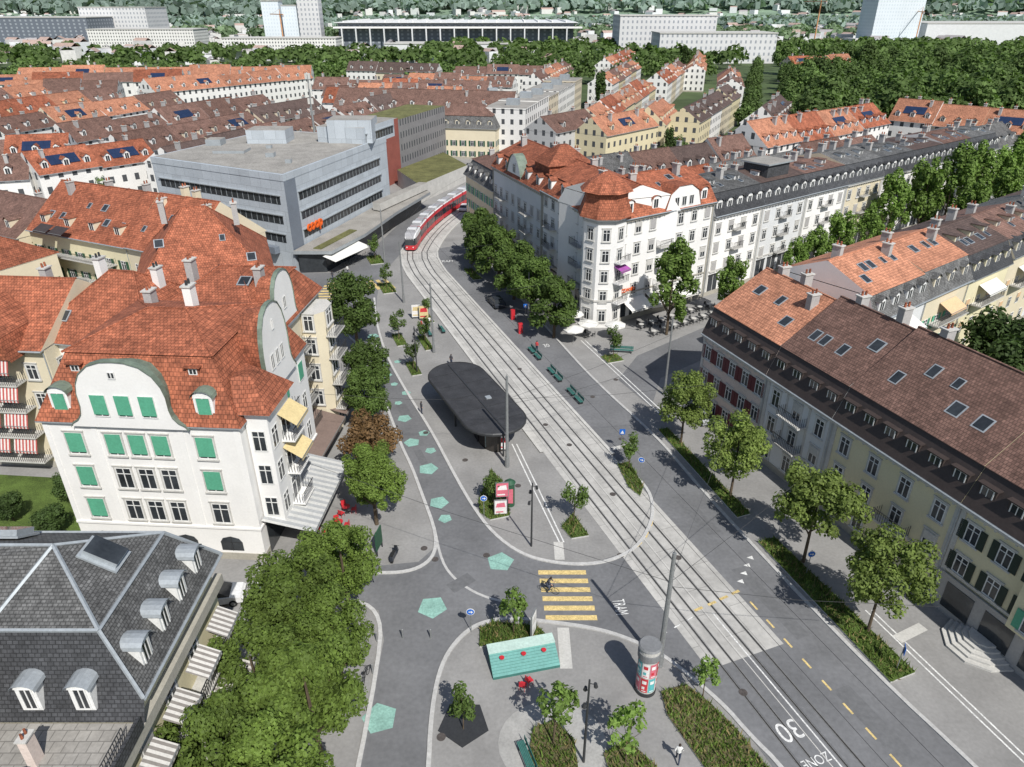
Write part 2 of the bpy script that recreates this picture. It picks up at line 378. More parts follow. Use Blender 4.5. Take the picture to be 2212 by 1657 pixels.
bed(stp([(3,9.7),(3,12),(18.5,12.3),(18.5,10.5)]),grass,70,lab='long grass strip along the pavement under street trees')
bed(stp([(22,10.9),(22,12.4),(38,13.4),(38,12.2)]),grass,60,lab='long grass strip along the pavement under street trees')
for (x,y,w,l) in [(-12.9,83,1.3,4),(-16,92,1.4,4),(-12.2,91,1.2,5),(-13,100,1.5,4),(-21,113,2.2,5),(-25.5,128,2.6,5),(-7,120,1.6,6),(13.5,86,2.4,2.2)]:
    bed(rect(x,y,w,l,.36),grass,40,lab='small planting bed with grass around a young tree')
mb=MB();mb.prism(penta(-3.2,31,1.75,.62),0,.03,dsteel);T('tree_grate',mb,'dark pentagonal tree grate set into the paving','tree grate')
for (x,y) in [(-6.6,46.8),(-2.2,47.3),(.6,57.4),(9.4,47.3),(-9.6,67.3),(12,66),(14.3,47),(16,33.4),(-1.2,35.6),(9.8,56),(6.2,64.8),(3.8,69),(-4.9,61.9),(-7.7,48.2),(9.8,75.5),(1,83),(-4.6,30),(13.2,80)]:
    mb=MB();mb.prism([(.3*math.cos(a*.393),.3*math.sin(a*.393)) for a in range(16)],0,.0115,rust)
    T('manhole_cover',mb,'round dark iron manhole cover in the asphalt','manhole cover',(x,y,.0225),group='manhole covers in the roadway')
# ---------------------------------------------------------------- trees
def leafmesh(name,V,m):
    n=len(V)//4;me=bpy.data.meshes.new(name);me.vertices.add(4*n);me.vertices.foreach_set('co',V.astype(np.float32).ravel())
    me.loops.add(4*n);me.loops.foreach_set('vertex_index',np.arange(4*n,dtype=np.int32))
    me.polygons.add(n);me.polygons.foreach_set('loop_start',np.arange(0,4*n,4,dtype=np.int32))
    try: me.polygons.foreach_set('loop_total',np.full(n,4,dtype=np.int32))
    except Exception: pass
    me.materials.append(m);me.update(calc_edges=True);me.uv_layers.new(name='UVMap');return me
def crown(name,seed,R,z0,z1,n,leaf,m,nl=16,core=.62,lr=(.24,.42)):
    g=np.random.default_rng(seed);cz=(z0+z1)/2;hz=(z1-z0)/2
    C=g.normal(size=(nl,3));C/=np.linalg.norm(C,axis=1)[:,None];C*=(g.uniform(.25,1,(nl,1)))**.5*core*g.uniform(.85,1.2,(nl,1))
    rr=g.uniform(lr[0],lr[1],nl)
    i=g.choice(nl,n,p=rr**2/np.sum(rr**2));d=g.normal(size=(n,3));d/=np.linalg.norm(d,axis=1)[:,None]
    wob=1+.18*np.sin(d[:,0]*9+i)*np.sin(d[:,1]*8+i*2)
    p=C[i]+d*(rr[i]*wob*g.uniform(.5,1.1,n)**.6)[:,None]
    p*=np.array([R,R,hz]);p[:,2]+=cz
    nn=d+g.normal(size=(n,3))*.45+np.array([0,0,.4]);nn/=np.linalg.norm(nn,axis=1)[:,None]
    a=np.cross(nn,g.normal(size=(n,3)));a/=np.linalg.norm(a,axis=1)[:,None];b=np.cross(nn,a)
    s=(leaf*g.uniform(.55,1.25,n))[:,None]*.5
    V=np.stack([p-a*s*1.3,p-b*s*.8,p+a*s*1.3,p+b*s*.8],1).reshape(-1,3)
    return leafmesh(name,V,m)
def trunk(h,r,z1,seed):
    g=random.Random(seed);mb=MB();mb.tube((0,0,0),(.05,.03,h),r,r*.75,bark,8,False)
    mb.tube((.05,.03,h),(.1,-.05,z1*.75),r*.7,r*.25,bark,6,False)
    for i in range(6):
        a=i*1.05+g.uniform(-.3,.3);l=(z1-h)*g.uniform(.35,.5);zz=h*g.uniform(.85,1.1)
        mb.tube((.05,.03,zz),(math.cos(a)*l*.6,math.sin(a)*l*.6,zz+l*.8),r*.45,r*.12,bark,5,False)
    return mb.build('trunk')
TK={}
def treekind(k,R,z0,z1,n,leaf,m,nv=3,th=None,tr=.18,nl=16,core=.62,lr=(.24,.42)):
    TK[k]=[(crown('crown',zlib.crc32(k.encode())%1000+i*17,R,z0,z1,n,leaf,m,nl,core,lr),trunk(th or z0+.4,tr,z1,i)) for i in range(nv)]
treekind('big',3.3,2.2,10.2,22000,.19,leafB,4,2.8,.22,60,.82,(.13,.26))
treekind('bigd',3.3,1.8,9.5,13000,.25,leafA,2,2.4,.2,40,.76,(.16,.32))
treekind('bigk',4.3,1.8,10,10000,.36,leafA,3,2.4,.25,40,.78,(.15,.3))
treekind('rus',3.2,1.8,7.6,9000,.26,leafR,1,2.2,.2,30,.74,(.18,.34))
treekind('str',3.4,2.6,9.3,10000,.23,leafS,4,3.0,.14,44,.8,(.14,.28))
treekind('young',1.25,1.5,4.4,520,.24,leafL,4,1.8,.05,12,.75,(.2,.35))
treekind('youngd',1.2,1.3,4.4,900,.2,leafA,3,1.6,.05,12,.72)
treekind('tall',3.4,2.0,13.5,5500,.4,leafL,3,3.2,.2,40,.8,(.13,.25))
treekind('court',4.2,1.5,10,4500,.5,leafD,3,2.5,.25,24,.7)
treekind('far',6,1.5,15.5,2200,1.05,leafF,4,3,.35,26,.72)
treekind('fir',2.6,1.5,16,1400,.8,leafD,1,2,.25,18,.6)
LB={'big':'large street tree with dense yellow-green foliage','bigd':'rounded street tree with green foliage','bigk':'broad dark green street tree','rus':'street tree with russet-brown foliage','str':'slim-trunked street tree with airy light foliage','young':'young staked tree with sparse light leaves','youngd':'young tree with narrow green crown','tall':'tall light green street tree','court':'dark green courtyard tree','far':'large park tree with full crown','fir':'tall dark conifer between the houses'}
tc=0
def tree(k,x,y,s=1,grp=None,lab=None):
    global tc;tc+=1
    c,t=TK[k][tc%len(TK[k])]
    e=E('tree',lab or LB[k],'tree',(x,y),RN.uniform(0,6.28),grp,s*RN.uniform(.94,1.06))
    P('trunk',t,e);P('crown',c,e);return e
for x,y,s in [(-12.7,40.8,.95),(-15.3,36.2,.95),(-11.7,33.6,.85),(-16.0,30.6,.95),(-12.0,28.4,1.0),(-16.6,25.0,1.02),(-12.2,22.8,1.05),(-16.8,19.4,1),(-13,17.8,1)]: tree('big',x,y,s,'row of street trees beside the lane')
tree('bigd',-21.2,88.5,1.2);tree('bigd',-17.0,74,.9);tree('bigd',-15.6,67.6,.95);tree('rus',-14.0,59.3,1);tree('big',-12.4,51.5,.9)
for x,y in [(6,93),(3,100.5),(.3,108),(-2.3,115.5),(-4.5,123),(-6.8,130)]: tree('bigk',x,y,1.02,'row of dark street trees before the corner house')
for x,y,s in [(18.3,65,.97),(21.1,55.6,1),(24.9,46.5,1.03),(27,38.8,1.02)]: tree('str',x,y,s,'row of street trees in the grass strip')
for x,y,k,s in [(.1,38.6,'young',1.05),(2.65,29.5,'young',1.2),(7.1,28.2,'young',1.15),(13.1,33,'young',.95),(-3.2,30.6,'youngd',.95),(-1.8,54,'youngd',1),(5.65,51.8,'youngd',1.05),(12,60.4,'youngd',1),(-12.9,83,'youngd',1),(-16,92,'youngd',1.1),(-12.2,91,'youngd',1),(-13,100,'youngd',.9),(-21,113,'youngd',1.1),(-25.5,128,'youngd',1.2),(-7,120,'youngd',1.2),(13.6,86,'youngd',1.1)]: tree(k,x,y,s,'young trees in planting beds')
for x,y,s in [(22.3,94,1.05),(33,101,.75),(46,112,.7),(50,114,.8),(57,121,.9),(65,127,.8),(72,134,1.15),(81,140,1.25),(90,147,1.3),(99,154,1.3),(109,160,1.3),(118,170,1.3),(86,133,1.1),(98,142,1.2),(108,150,1.2)]: tree('tall',x,y,s,'trees along the side street')
for x,y in [(62,66),(70,72),(68,60),(76,80),(82,88),(58,72),(54,62),(60,80),(50,66)]: tree('court',x,y,1,'courtyard trees')
# ---------------------------------------------------------------- building kit
WM={}
def winmesh(w,h,fr=framew,sur=None,full=True):
    key=(w,h,fr.name,sur.name if sur else '',full)
    if key in WM: return WM[key]
    g=MB();g.poly([(-w/2,-.02,0),(w/2,-.02,0),(w/2,-.02,h),(-w/2,-.02,h)],glass)
    if sur:
        b=.14
        g.box(-w/2-b,-.045,-.0,-w/2,0,h+b,sur);g.box(w/2,-.045,0,w/2+b,0,h+b,sur);g.box(-w/2,-.045,h,w/2,0,h+b,sur)
        g.box(-w/2-b-.05,-.16,-.14,w/2+b+.05,0,-.003,sur)
        g.box(-w/2-b-.05,-.12,h+b+.002,w/2+b+.05,0,h+b+.1,sur)
    f=MB() if full else g
    t=.07
    f.box(-w/2,-.07,0,-w/2+t,-.022,h,fr);f.box(w/2-t,-.07,0,w/2,-.022,h,fr)
    f.box(-w/2+t,-.068,0,w/2-t,-.022,t,fr);f.box(-w/2+t,-.068,h-t,w/2-t,-.022,h,fr)
    f.box(-.035,-.066,t,.035,-.022,h-t,fr)
    if h>1.4: f.box(-w/2+t,-.064,h*.7,w/2-t,-.024,h*.7+.05,fr)
    WM[key]=(g.build('window'),f.build('window_frame') if full else None);return WM[key]
SH={}
def shut(kind,w,h,m):
    k=(kind,w,h,m.name)
    if k not in SH:
        b=MB()
        if kind=='blind': b.box(-w/2+.02,-.11,h*.12,w/2-.02,-.075,h,m)
        elif kind=='half': b.box(-w/2+.02,-.11,h*.55,w/2-.02,-.075,h,m)
        else:
            b.box(0,-.1,0,w*.5,-.05,h,m)
            for z in np.arange(.08,h-.05,.16): b.box(.04,-.112,z,w*.5-.04,-.101,z+.05,m)
        SH[k]=b.build('shutter')
    return SH[k]
def putwin(par,x,y,z,rz,w=1.05,h=1.6,fr=framew,sur=None,full=False,sh=None,shm=None):
    g,f=winmesh(w,h,fr,sur,full)
    o=P('window',g,par,(x,y,z),(0,0,rz))
    if f: P('window_frame',f,o)
    if sh=='pair':
        m=shut('side',w,h,shm);P('shutter',m,o,(w/2+.02,0,0));P('shutter',m,o,(-w-.02,0,0))
    elif sh: P('shutter',shut(sh,w,h,shm),o)
DM={}
def dormmesh(kind,wall,roof,w=1.3,h=1.5,d=2.2):
    k=(kind,wall.name,roof.name,w,h,d)
    if k in DM: return DM[k]
    b=MB();b.box(-w/2,0,0,w/2,d,h,wall)
    b.poly([(-w/2+.2,-.015,.15),(w/2-.2,-.015,.15),(w/2-.2,-.015,h-.12),(-w/2+.2,-.015,h-.12)],glass)
    b.box(-.03,-.04,.15,.03,-.016,h-.12,framew)
    b.box(-w/2+.16,-.042,.1,w/2-.16,-.0,.15,framew);b.box(-w/2+.16,-.042,h-.12,w/2-.16,-.0,h-.06,framew)
    for s in(-1,1): b.box(s*(w/2-.2)-.04,-.045,.15,s*(w/2-.2)+.04,-.0,h-.12,framew)
    o=.15
    if kind=='shed': b.box(-w/2-o,-.2,h+.002,w/2+o,d,h+.1,roof)
    elif kind=='gable':
        r=h+w*.42;A=[(-w/2-o,-.2,h-.05),(0,-.2,r),(w/2+o,-.2,h-.05)];B=[(x,d+.6,z) for x,_,z in A]
        b.poly([A[0],A[1],B[1],B[0]],roof);b.poly([A[1],A[2],B[2],B[1]],roof);b.poly([(-w/2,-.01,h),(w/2,-.01,h),(0,-.01,r-.12)],wall)
        b.poly([B[0],B[1],B[2]],roof)
    else:
        n=7;A=[(-(w/2+o)*math.cos(math.pi*i/n),-.22,h-.08+(w*.42)*math.sin(math.pi*i/n)) for i in range(n+1)]
        for i in range(n): b.poly([A[i],A[i+1],(A[i+1][0],d+.3,A[i+1][2]),(A[i][0],d+.3,A[i][2])],roof)
        b.poly([(x*.86,-.02,z-.05) for x,_,z in A],wall)
    DM[k]=b.build('dormer');return DM[k]
CM={}
def chimney(h,m=greyw):
    k=(round(h,1),m.name)
    if k not in CM:
        b=MB();b.box(-.35,-.5,-1.2,.35,.5,h,m);b.box(-.45,-.6,h,.45,.6,h+.12,lightc)
        for q in(-.22,.22): b.tube((0,q,h+.12),(0,q,h+.55),.12,.1,redt if m is not white else dsteel,7)
        CM[k]=b.build('chimney')
    return CM[k]
SK=MB();SK.box(-.45,-.65,0,.45,.65,.1,zinc);SK.poly([(-.36,-.55,.105),(.36,-.55,.105),(.36,.55,.105),(-.36,.55,.105)],glass);SKm=SK.build('skylight')
def bldg(a,b,D,ze,zr,style='gable',wall=white,roof=redt,low=None,zm=None,inset=1.0,over=.45,cw=2.7,fh=3.1,z0=.9,faces='f',sh=None,shm=gshut,shp=1,ndorm=0,dk='gable',dw=None,chim=2,chm=greyw,sky=0,full=False,label='',name='apartment_house',grp=None,ww=1.05,wh=1.6,sur=None,hipx=False,cornice=None,rows2=0,solarp=False,bands=None,skip=(),shop=False):
    a=Vector(a);b=Vector(b);L=(b-a).length-.03;rz=math.atan2(b.y-a.y,b.x-a.x)
    e=E(name,label,'house',(a.x,a.y),rz,grp)
    w=MB()
    cs=[(0,0),(L,0),(L,D),(0,D)]
    for i in range(4):
        p,q=cs[i],cs[(i+1)%4];w.poly([(*p,-.05),(*q,-.05),(*q,ze),(*p,ze)],wall)
    w.box(-.03,-.06,0,L+.03,D+.05,.7,stone)
    if cornice:
        w.box(-.0,-.35,ze-.45,L,-.003,ze-.16,cornice)
        x=.3
        while x<L-.3: w.box(x,-.3,ze-.62,x+.14,-.004,ze-.452,cornice);x+=.8
        for x in (.0,L-.42): w.box(x,-.1,.71,x+.4,-.004,ze-.46,cornice)
    if bands:
        for zb in bands: w.box(0.41,-.12,zb,L-.43,-.002,zb+.22,cornice or stone)
    P('wall',w,e)
    if shop:
        x=.7;k=MB()
        while x<L-2.6:
            k.box(x,-.05,.72,x+2.3,-.004,3.3,glass);k.box(x-.08,-.09,3.31,x+2.38,-.005,3.55,dsteel);k.box(x+1.1,-.08,.72,x+1.18,-.051,3.3,framew);x+=3.1
        P('shop_window',k,e)
    r=MB()
    def ring(i,z):
        x=i if hipx else 0
        return [(x,i,z),(L-x,i,z),(L-x,D-i,z),(x,D-i,z)]
    R0=ring(-over,ze-.12)
    if style=='flat':
        r.box(-.15,-.15,ze,L+.15,D+.15,ze+.35,wall,gravel);r.box(L*.4,D*.3,ze+.35,L*.55,D*.6,ze+2.2,zinc)
    else:
        r.poly(R0[::-1],framew)
        prev=ring(-over,ze)
        for i in range(4): r.poly([R0[i],R0[(i+1)%4],prev[(i+1)%4],prev[i]],zinc)
        if low is not None:
            nx=ring(inset,zm)
            for i in range(4):
                j=(i+1)%4;r.poly([prev[i],prev[j],nx[j],nx[i]],low if (hipx or i%2==0) else wall)
            prev=ring(inset-.15,zm+.08)
        ex=(D/2*.85) if (hipx or style=='hip') else 0
        ex=min(ex,L*.42)
        p0=(ex,D/2,zr);p1=(L-ex,D/2,zr)
        em=roof if ex>0 else wall
        r.poly([prev[0],prev[1],p1,p0],roof);r.poly([prev[2],prev[3],p0,p1],roof)
        r.poly([prev[1],prev[2],p1],em);r.poly([prev[3],prev[0],p0],em)
        r.box(ex,D/2-.12,zr-.08,L-ex,D/2+.12,zr+.06,roof)
        if hipx or style=='hip':
            for q in range(4):
                r.tube(prev[q],(p0 if q in(0,3) else p1),.1,.1,roof,5,False)
    ro=P('roof',r,e)
    if full and style!='flat':
        g=MB();g.tube((0,-over-.08,ze-.08),(L,-over-.08,ze-.08),.08,.08,zinc,6);g.tube((L-.12,-.12,.3),(L-.12,-.12,ze-.3),.05,.05,zinc,6);P('gutter',g,e)
    nf=max(1,int((ze-z0-.2)/fh+.35))
    def col(face,n,ln):
        for f in range(nf):
            if f in skip or (shop and f==0 and face=='f'): continue
            for i in range(n):
                t=(i+.5)*ln/n
                z=z0+f*fh
                k=sh if sh and RN.random()<shp else None
                if k=='mix': k=RN.choice(['blind','blind','half'])
                if k is None and full and RN.random()<.16: k='half';sm_=lightc
                else: sm_=shm
                loc={'f':(t,0,z,0),'r':(L,t,z,math.pi/2),'l':(0,t,z,-math.pi/2),'b':(t,D,z,math.pi)}[face]
                putwin(e,*loc,w=ww,h=wh,sur=sur,full=full,sh=k,shm=sm_)
    for fc in faces: col(fc,max(1,int((L if fc in'fb' else D)/cw)),L if fc in'fb' else D)
    if style!='flat':
        i1,z1=(inset,zm) if low is not None else (-over,ze)
        ang=math.atan2(zr-z1,D/2-i1)
        if ndorm:
            dm=dormmesh(dk,dw or wall,roof if low is None else low)
            for i in range(ndorm):
                x=(i+.5)*L/ndorm
                if low is not None: P('dormer',dm,ro,(x,.12,ze+.55))
                else:
                    y=1.1;P('dormer',dm,ro,(x,y,z1+(y-i1)*math.tan(ang)-.3))
        if rows2:
            dm=dormmesh('shed',dw or wall,roof,1.2,1.0,1.6)
            for i in range(rows2):
                x=(i+.5)*L/rows2;y=i1+(D/2-i1)*.45;P('dormer',dm,ro,(x,y,z1+(y-i1)*math.tan(ang)-.25))
        for i in range(chim):
            x=(i+.5)*L/chim+RN.uniform(-.8,.8);y=D/2+RN.choice([-1.6,1.2,.4]);P('chimney',chimney(RN.choice([1.6,1.3,1.0]),chm),ro,(x,y,zr-abs(y-D/2)*math.tan(ang)))
        for i in range(sky):
            x=1+(i+RN.uniform(.2,.8))*(L-2)/sky;y=i1+(D/2-i1)*RN.choice([.35,.6])
            P('skylight',SKm,ro,(x,y,z1+(y-i1)*math.tan(ang)+.04),(ang,0,0),sc_=RN.choice([(1,1,1),(.8,.8,1),(1.3,1,1)]))
        if solarp:
            s=MB();s.box(-3,-1.4,0,3,1.4,.1,solar);y=i1+(D/2-i1)*.5
            P('solar_panel',s,ro,(L*.5,y,z1+(y-i1)*math.tan(ang)+.08),(ang,0,0))
    return e,ro,L
def awning(par,x,y,z,w,d,m,rz=0,drop=.9,name='awning'):
    b=MB();b.poly([(-w/2,0,0),(w/2,0,0),(w/2,-d,-drop),(-w/2,-d,-drop)],m);b.poly([(-w/2,-d,-drop),(w/2,-d,-drop),(w/2,-d,-drop-.25),(-w/2,-d,-drop-.25)],m)
    b.tube((-w/2,-d,-drop),(w/2,-d,-drop),.04,.04,steel,5)
    return P(name,b,par,(x,y,z),(0,0,rz))
def balcony(par,x,y,z,w,d,rz=0,m=lightc):
    b=MB();b.box(-w/2,-d,-.15,w/2,-.003,0,m)
    for px in np.arange(-w/2,w/2+.01,.22): b.box(px-.015,-d+.02,0,px+.015,-d+.05,1,dsteel)
    for py in np.arange(-d+.2,0,.25):
        for s in(-1,1): b.box(s*(w/2-.03)-.015,py-.015,0,s*(w/2-.03)+.015,py+.015,1,dsteel)
    b.box(-w/2,-d,1,w/2,-d+.06,1.05,dsteel)
    P('balcony',b,par,(x,y,z),(0,0,rz))
# ---- J row: right-hand terrace
jk=dict(style='gable',low=dmetal,zm=12.6,inset=.8,z0=.9,fh=2.95,sur=lightc,full=True,cornice=lightc,dk='shed',dw=dmetal,bands=[3.55])
e,ro,L=bldg(st(41,19),st(30,19),14,9.7,16.4,wall=pink,roof=ort,sh='pair',shm=rshut,ndorm=5,chim=3,sky=3,faces='fl',cw=2.1,label='rose terrace house with wine-red shutters and orange tile roof',**jk)
e,ro,L=bldg(st(30,19),st(21,19),14,9.7,17.0,wall=white2,roof=brt,ndorm=4,chim=2,sky=4,faces='f',cw=2.3,wh=1.8,label='pale grey terrace house with dark mansard and brown tile roof',**jk)
balcony(e,4.5,0,4,3,1.1);balcony(e,4.5,0,6.95,3,1.1)
for x in (2.9,5.9): b=MB();b.box(x,-.09,3.8,x+.25,-.005,9.0,lightc);P('pilaster',b,e)
e,ro,L=bldg(st(21,19),st(8,19),14,9.7,17.4,wall=yellow,roof=brt,sh='pair',shm=rshut,shp=.06,ndorm=6,chim=2,sky=5,faces='f',cw=2.6,wh=1.7,label='pale yellow terrace house with dark mansard and long brown roof',**jk)
balcony(e,8.2,0,3.9,3,1.0)
e,ro,L=bldg(st(8,19),st(-10,19),14,9.7,17.4,wall=yellow,roof=brt,sh='pair',shm=bshut,ndorm=8,chim=3,sky=6,faces='f',cw=2.5,label='yellow terrace house with black shutters and ground floor shop',**jk)
b=MB();b.box(0,-.25,0,L,-.125,3.4,greyw)
for x in np.arange(1,L-1,3.2): b.box(x,-.3,.6,x+2.3,-.251,2.9,glass)
P('shop_front',b,e)
b=MB();b.box(6,-.9,3.42,11.5,-.13,9.6,yellow);b.box(5.8,-1.1,9.6,11.7,-.36,9.9,lightc);P('bay',b,e)
for f in(1,2):
    for x in(7.4,10.1): putwin(e,x,-.9,.9+f*2.95,0,1.05,1.6,sur=lightc,full=True,sh='pair',shm=gshut)
b=MB()
for i in range(5): b.prism([(x*(2.6-i*.4),-.31-abs(y)*(2.6-i*.4)) for x,y in [(-1,0),(-.8,.6),(-.3,1),(.3,1),(.8,.6),(1,0)]],i*.17,(i+1)*.17-.002,lightc)
T('entrance_steps',b,'fan-shaped pale stone steps in front of a shop door','steps',st(3.2,19),math.atan2(-TY,-TX))
R_=(.8,.6)
def rr(p,d): return (p[0]+R_[0]*d,p[1]+R_[1]*d)
k0=(39,71)
e,_,L=bldg(k0,rr(k0,12),13,11.8,17,wall=white2,roof=ort,ndorm=4,chim=2,sky=5,label='terrace house with orange tile roof and pale balcony facade',low=slate,zm=14.4,inset=1,faces='f',sh='half',shm=awwh,shp=.3,full=True)
awning(e,6,-.1,10.5,6,2,awwh);balcony(e,6,0,8,8,1.4);balcony(e,6,0,4.9,8,1.4)
k1=rr(k0,12)
e,_,L=bldg(k1,rr(k1,11),13,11.8,16.8,wall=cream,roof=ort,ndorm=3,chim=2,sky=3,label='cream terrace house with orange roof, grey mansard and green shutters',low=slate,zm=14.6,inset=1.1,faces='fr',sh='pair',shm=gshut,full=True)
balcony(e,6,0,8,8,1.4);awning(e,6,-.1,10.2,4,1.6,awor)
k2=rr(k1,11);cs=[(yellow,brt2),(cream,brt),(white2,slate),(cream,brt2),(pink,brt),(white,brt2)]
for i,(w_,r_) in enumerate(cs):
    e,_,L=bldg(k2,rr(k2,12),13,11.5+(i%2)*.6,16.5,wall=w_,roof=r_,ndorm=4,chim=2,sky=4,rows2=3,label='terrace house with dark roof, dormers and balcony awnings',low=dslate,zm=14.4,inset=1.1,faces='f',sh='half',shm=awor,shp=.3,grp='terrace houses behind the courtyard')
    balcony(e,6,0,7.8,7,1.4);awning(e,6,-.1,10.2,5,1.6,RN.choice([awor,awwh,awyl]))
    k2=rr(k2,12)
# H corner block
e,ro,L=bldg((-9.8,154),(-3.6,138.4),12,10.5,15.5,wall=cream,roof=brt,low=slate,zm=13.6,inset=1.2,ndorm=5,dk='round',dw=white,sh='pair',shm=gshut,chim=2,label='cream corner house with grey mansard and round dormers',hipx=True,faces='fl')
e,ro,L=bldg((-3.6,138.4),(5,116.7),13,15.2,19.8,wall=white2,roof=redt,low=redt,zm=17.6,inset=1.3,ndorm=5,dk='gable',sh='mix',shm=greyw,shp=.4,chim=3,label='pale blue-grey apartment house with red tile mansard and balconies',sur=lightc,cornice=stone,bands=[4.2],shop=True)
for z in(4,7.1,10.2):
    balcony(e,5,0,z,3,1.2);balcony(e,17,0,z,3,1.2)
g=MB();cv=[(-3.4,15.3),(-3.2,16.2),(-2.6,17.3),(-1.9,18.2),(-1,18.9),(0,19.2),(1,18.9),(1.9,18.2),(2.6,17.3),(3.2,16.2),(3.4,15.3)]
g.poly([(11+x,-.06,z) for x,z in cv],white);
for i in range(len(cv)-1):
    (x0,z0_),(x1,z1_)=cv[i],cv[i+1];g.poly([(11+x0,-.3,z0_+.05),(11+x1,-.3,z1_+.05),(11+x1,1.5,z1_+.05),(11+x0,1.5,z0_+.05)],copper)
P('curved_gable',g,e);putwin(e,11,-.07,16,0,1.2,1.5);
b=MB();q=[(16.5,1.5),(22.5,1.5),(22.5,9),(16.5,9)];b.prism(q,17,19.0,redt);b.frus([(16.1,1.1),(22.9,1.1),(22.9,9.4),(16.1,9.4)],19.01,[(19,4.5),(20,4.5),(20,6),(19,6)],21.8,redt);b.poly([(19,4.5,21.8),(20,4.5,21.8),(20,6,21.8),(19,6,21.8)],redt);P('roof_pavilion',b,ro)
e,ro,L=bldg((5,116.7),(12.2,98.6),13,15.6,19.8,wall=white,roof=redt,low=redt,zm=17.9,inset=1.4,ndorm=4,dk='gable',sh='mix',shm=greyw,shp=.3,chim=2,label='white five-storey apartment house with red tile mansard and balconies',sur=lightc,cornice=stone,bands=[4.2],full=True,shop=True)
for z in(4.2,7.3,10.4): balcony(e,4,0,z,3,1.2);balcony(e,14,0,z,3,1.2)
e2,ro2,L2=bldg((14.5,97.6),(31,108.8),13,15.7,19.9,wall=white,roof=redt,low=redt,zm=18.0,inset=1.4,ndorm=4,dk='round',sh='mix',shm=greyw,shp=.2,chim=3,sky=5,label='white apartment house wing with red tile roof and curved dormers',sur=lightc,cornice=stone,bands=[4.3],full=True,shop=True)
for i in range(3): awning(e2,4+i*5,-.13,3.6,4.4,2.6,awwh,0,1.0)
for z in(4.6,7.5,10.6): balcony(e2,9.5,0,z,2.6,1.0)
b=MB();b.poly([(9,-.37,15.6),(16.4,-.37,15.6),(15.6,-.37,18),(14,-.37,19.0),(11.4,-.37,19.0),(9.8,-.37,18)],white)
for (x0,za),(x1,zb) in zip([(9,15.6),(9.8,18),(11.4,19),(14,19),(15.6,18)],[(9.8,18),(11.4,19),(14,19),(15.6,18),(16.4,15.6)]): b.poly([(x0,-.5,za+.05),(x1,-.5,zb+.05),(x1,3,zb+.05),(x0,3,za+.05)],redt)
P('gable',b,e2)
for x in(11.2,12.7,14.2): putwin(e2,x,-.37,16.1,0,.9,1.4,full=True)
text('shop_sign','BOZZAND',.8,(2.4,-.2,4.95),0,orsign,1,rad(90),.04,e2)
ce=E('corner_tower','white octagonal corner tower with red tiled turret roof','tower',(0,0))
oc=[(13.1+3.2*math.cos(rad(22.5+45*i)),99.5+3.2*math.sin(rad(22.5+45*i))) for i in range(8)]
def sca(pts,k):
    cx=sum(p[0] for p in pts)/len(pts);cy=sum(p[1] for p in pts)/len(pts);return [(cx+(x-cx)*k,cy+(y-cy)*k) for x,y in pts]
tw=MB();tw.prism(oc,0,16.2,white)
for z in(4.1,15.5): tw.prism(sca(oc,1.05),z,z+.25,lightc)
P('wall',tw,ce)
tr_=MB();tr_.frus(sca(oc,1.25),16.21,sca(oc,.98),18.6,redt);tr_.frus(sca(oc,.98),18.6,sca(oc,.95),19.8,redt);tr_.frus(sca(oc,1.2),19.6,sca(oc,.8),20.8,redt);tr_.frus(sca(oc,.8),20.8,sca(oc,.1),22.0,redt);tr_.poly([(*p,16.21) for p in sca(oc,1.25)],framew);tr_.poly([(*p,19.6) for p in sca(oc,1.2)],framew);tr_.poly([(*p,22.0) for p in sca(oc,.1)],redt)
P('roof',tr_,ce)
for f in range(5):
    for a in (-90,-45,-135):
        aa=rad(a);r_=3.2*math.cos(rad(22.5))+.01
        putwin(ce,13.1+r_*math.cos(aa),99.5+r_*math.sin(aa),1.0+f*3.0,aa+math.pi/2,w=1.0,h=1.7,sur=lightc,full=True)
aa=rad(-45)
for f,z in enumerate((4.0,7.0,10.0)): balcony(ce,13.1+3*math.cos(aa),99.5+3*math.sin(aa),z,2.3,1.2,aa+math.pi/2,white)
awning(ce,13.1+3*math.cos(aa),99.5+3*math.sin(aa),9.4,2.2,1.4,violet,aa+math.pi/2,.5)
p=(31.2,109.2);wl=[white,white2,white,cream,white,white2,white,cream]
for i in range(8):
    q=rr(p,12.5)
    e,_,_=bldg(p,q,13,13.2,17.8-(i%3)*.4,wall=wl[i],roof=[slate,brt2,brt,slate][i%4],low=dslate,zm=16.4,inset=1.2,ndorm=5,dk='gable' if i%2 else 'round',dw=framew,sh='mix',shm=greyw,shp=.25,chim=3,sky=4,rows2=2,label='white five-storey terrace house with dark slate mansard and dormers',sur=lightc,cornice=lightc,grp='terrace houses along the side street',bands=[4.0],full=(i<3),shop=True)
    if i==1: b=MB();b.box(3,2.2,16.5,9,7,18.7,dslate,gravel);b.box(2.6,1.8,18.71,9.4,7.4,18.95,zinc,gravel);P('roof_pavilion',b,e)
    for z in(4.25,7.3,10.4): balcony(e,6.25,0,z,2.4,1.0)
    p=q
def row(a,b,n,D,ze,zr,rl,wl,far=True,label='row house with tiled roof',name='row_house',grp=None,**k):
    a=Vector(a);b=Vector(b)
    for i in range(n):
        p=a.lerp(b,i/n);q=a.lerp(b,(i+1)/n)
        w_=wl[i%len(wl)]
        bldg(p,q,D,ze+RN.uniform(-.5,.5),zr+RN.uniform(-.8,.8),wall=fw[w_] if isinstance(w_,str) else w_,roof=rl[(i+RN.choice([0,0,1]))%len(rl)],faces='' if far else 'f',label=label,name=name,grp=grp,solarp=RN.random()<.18,**k)
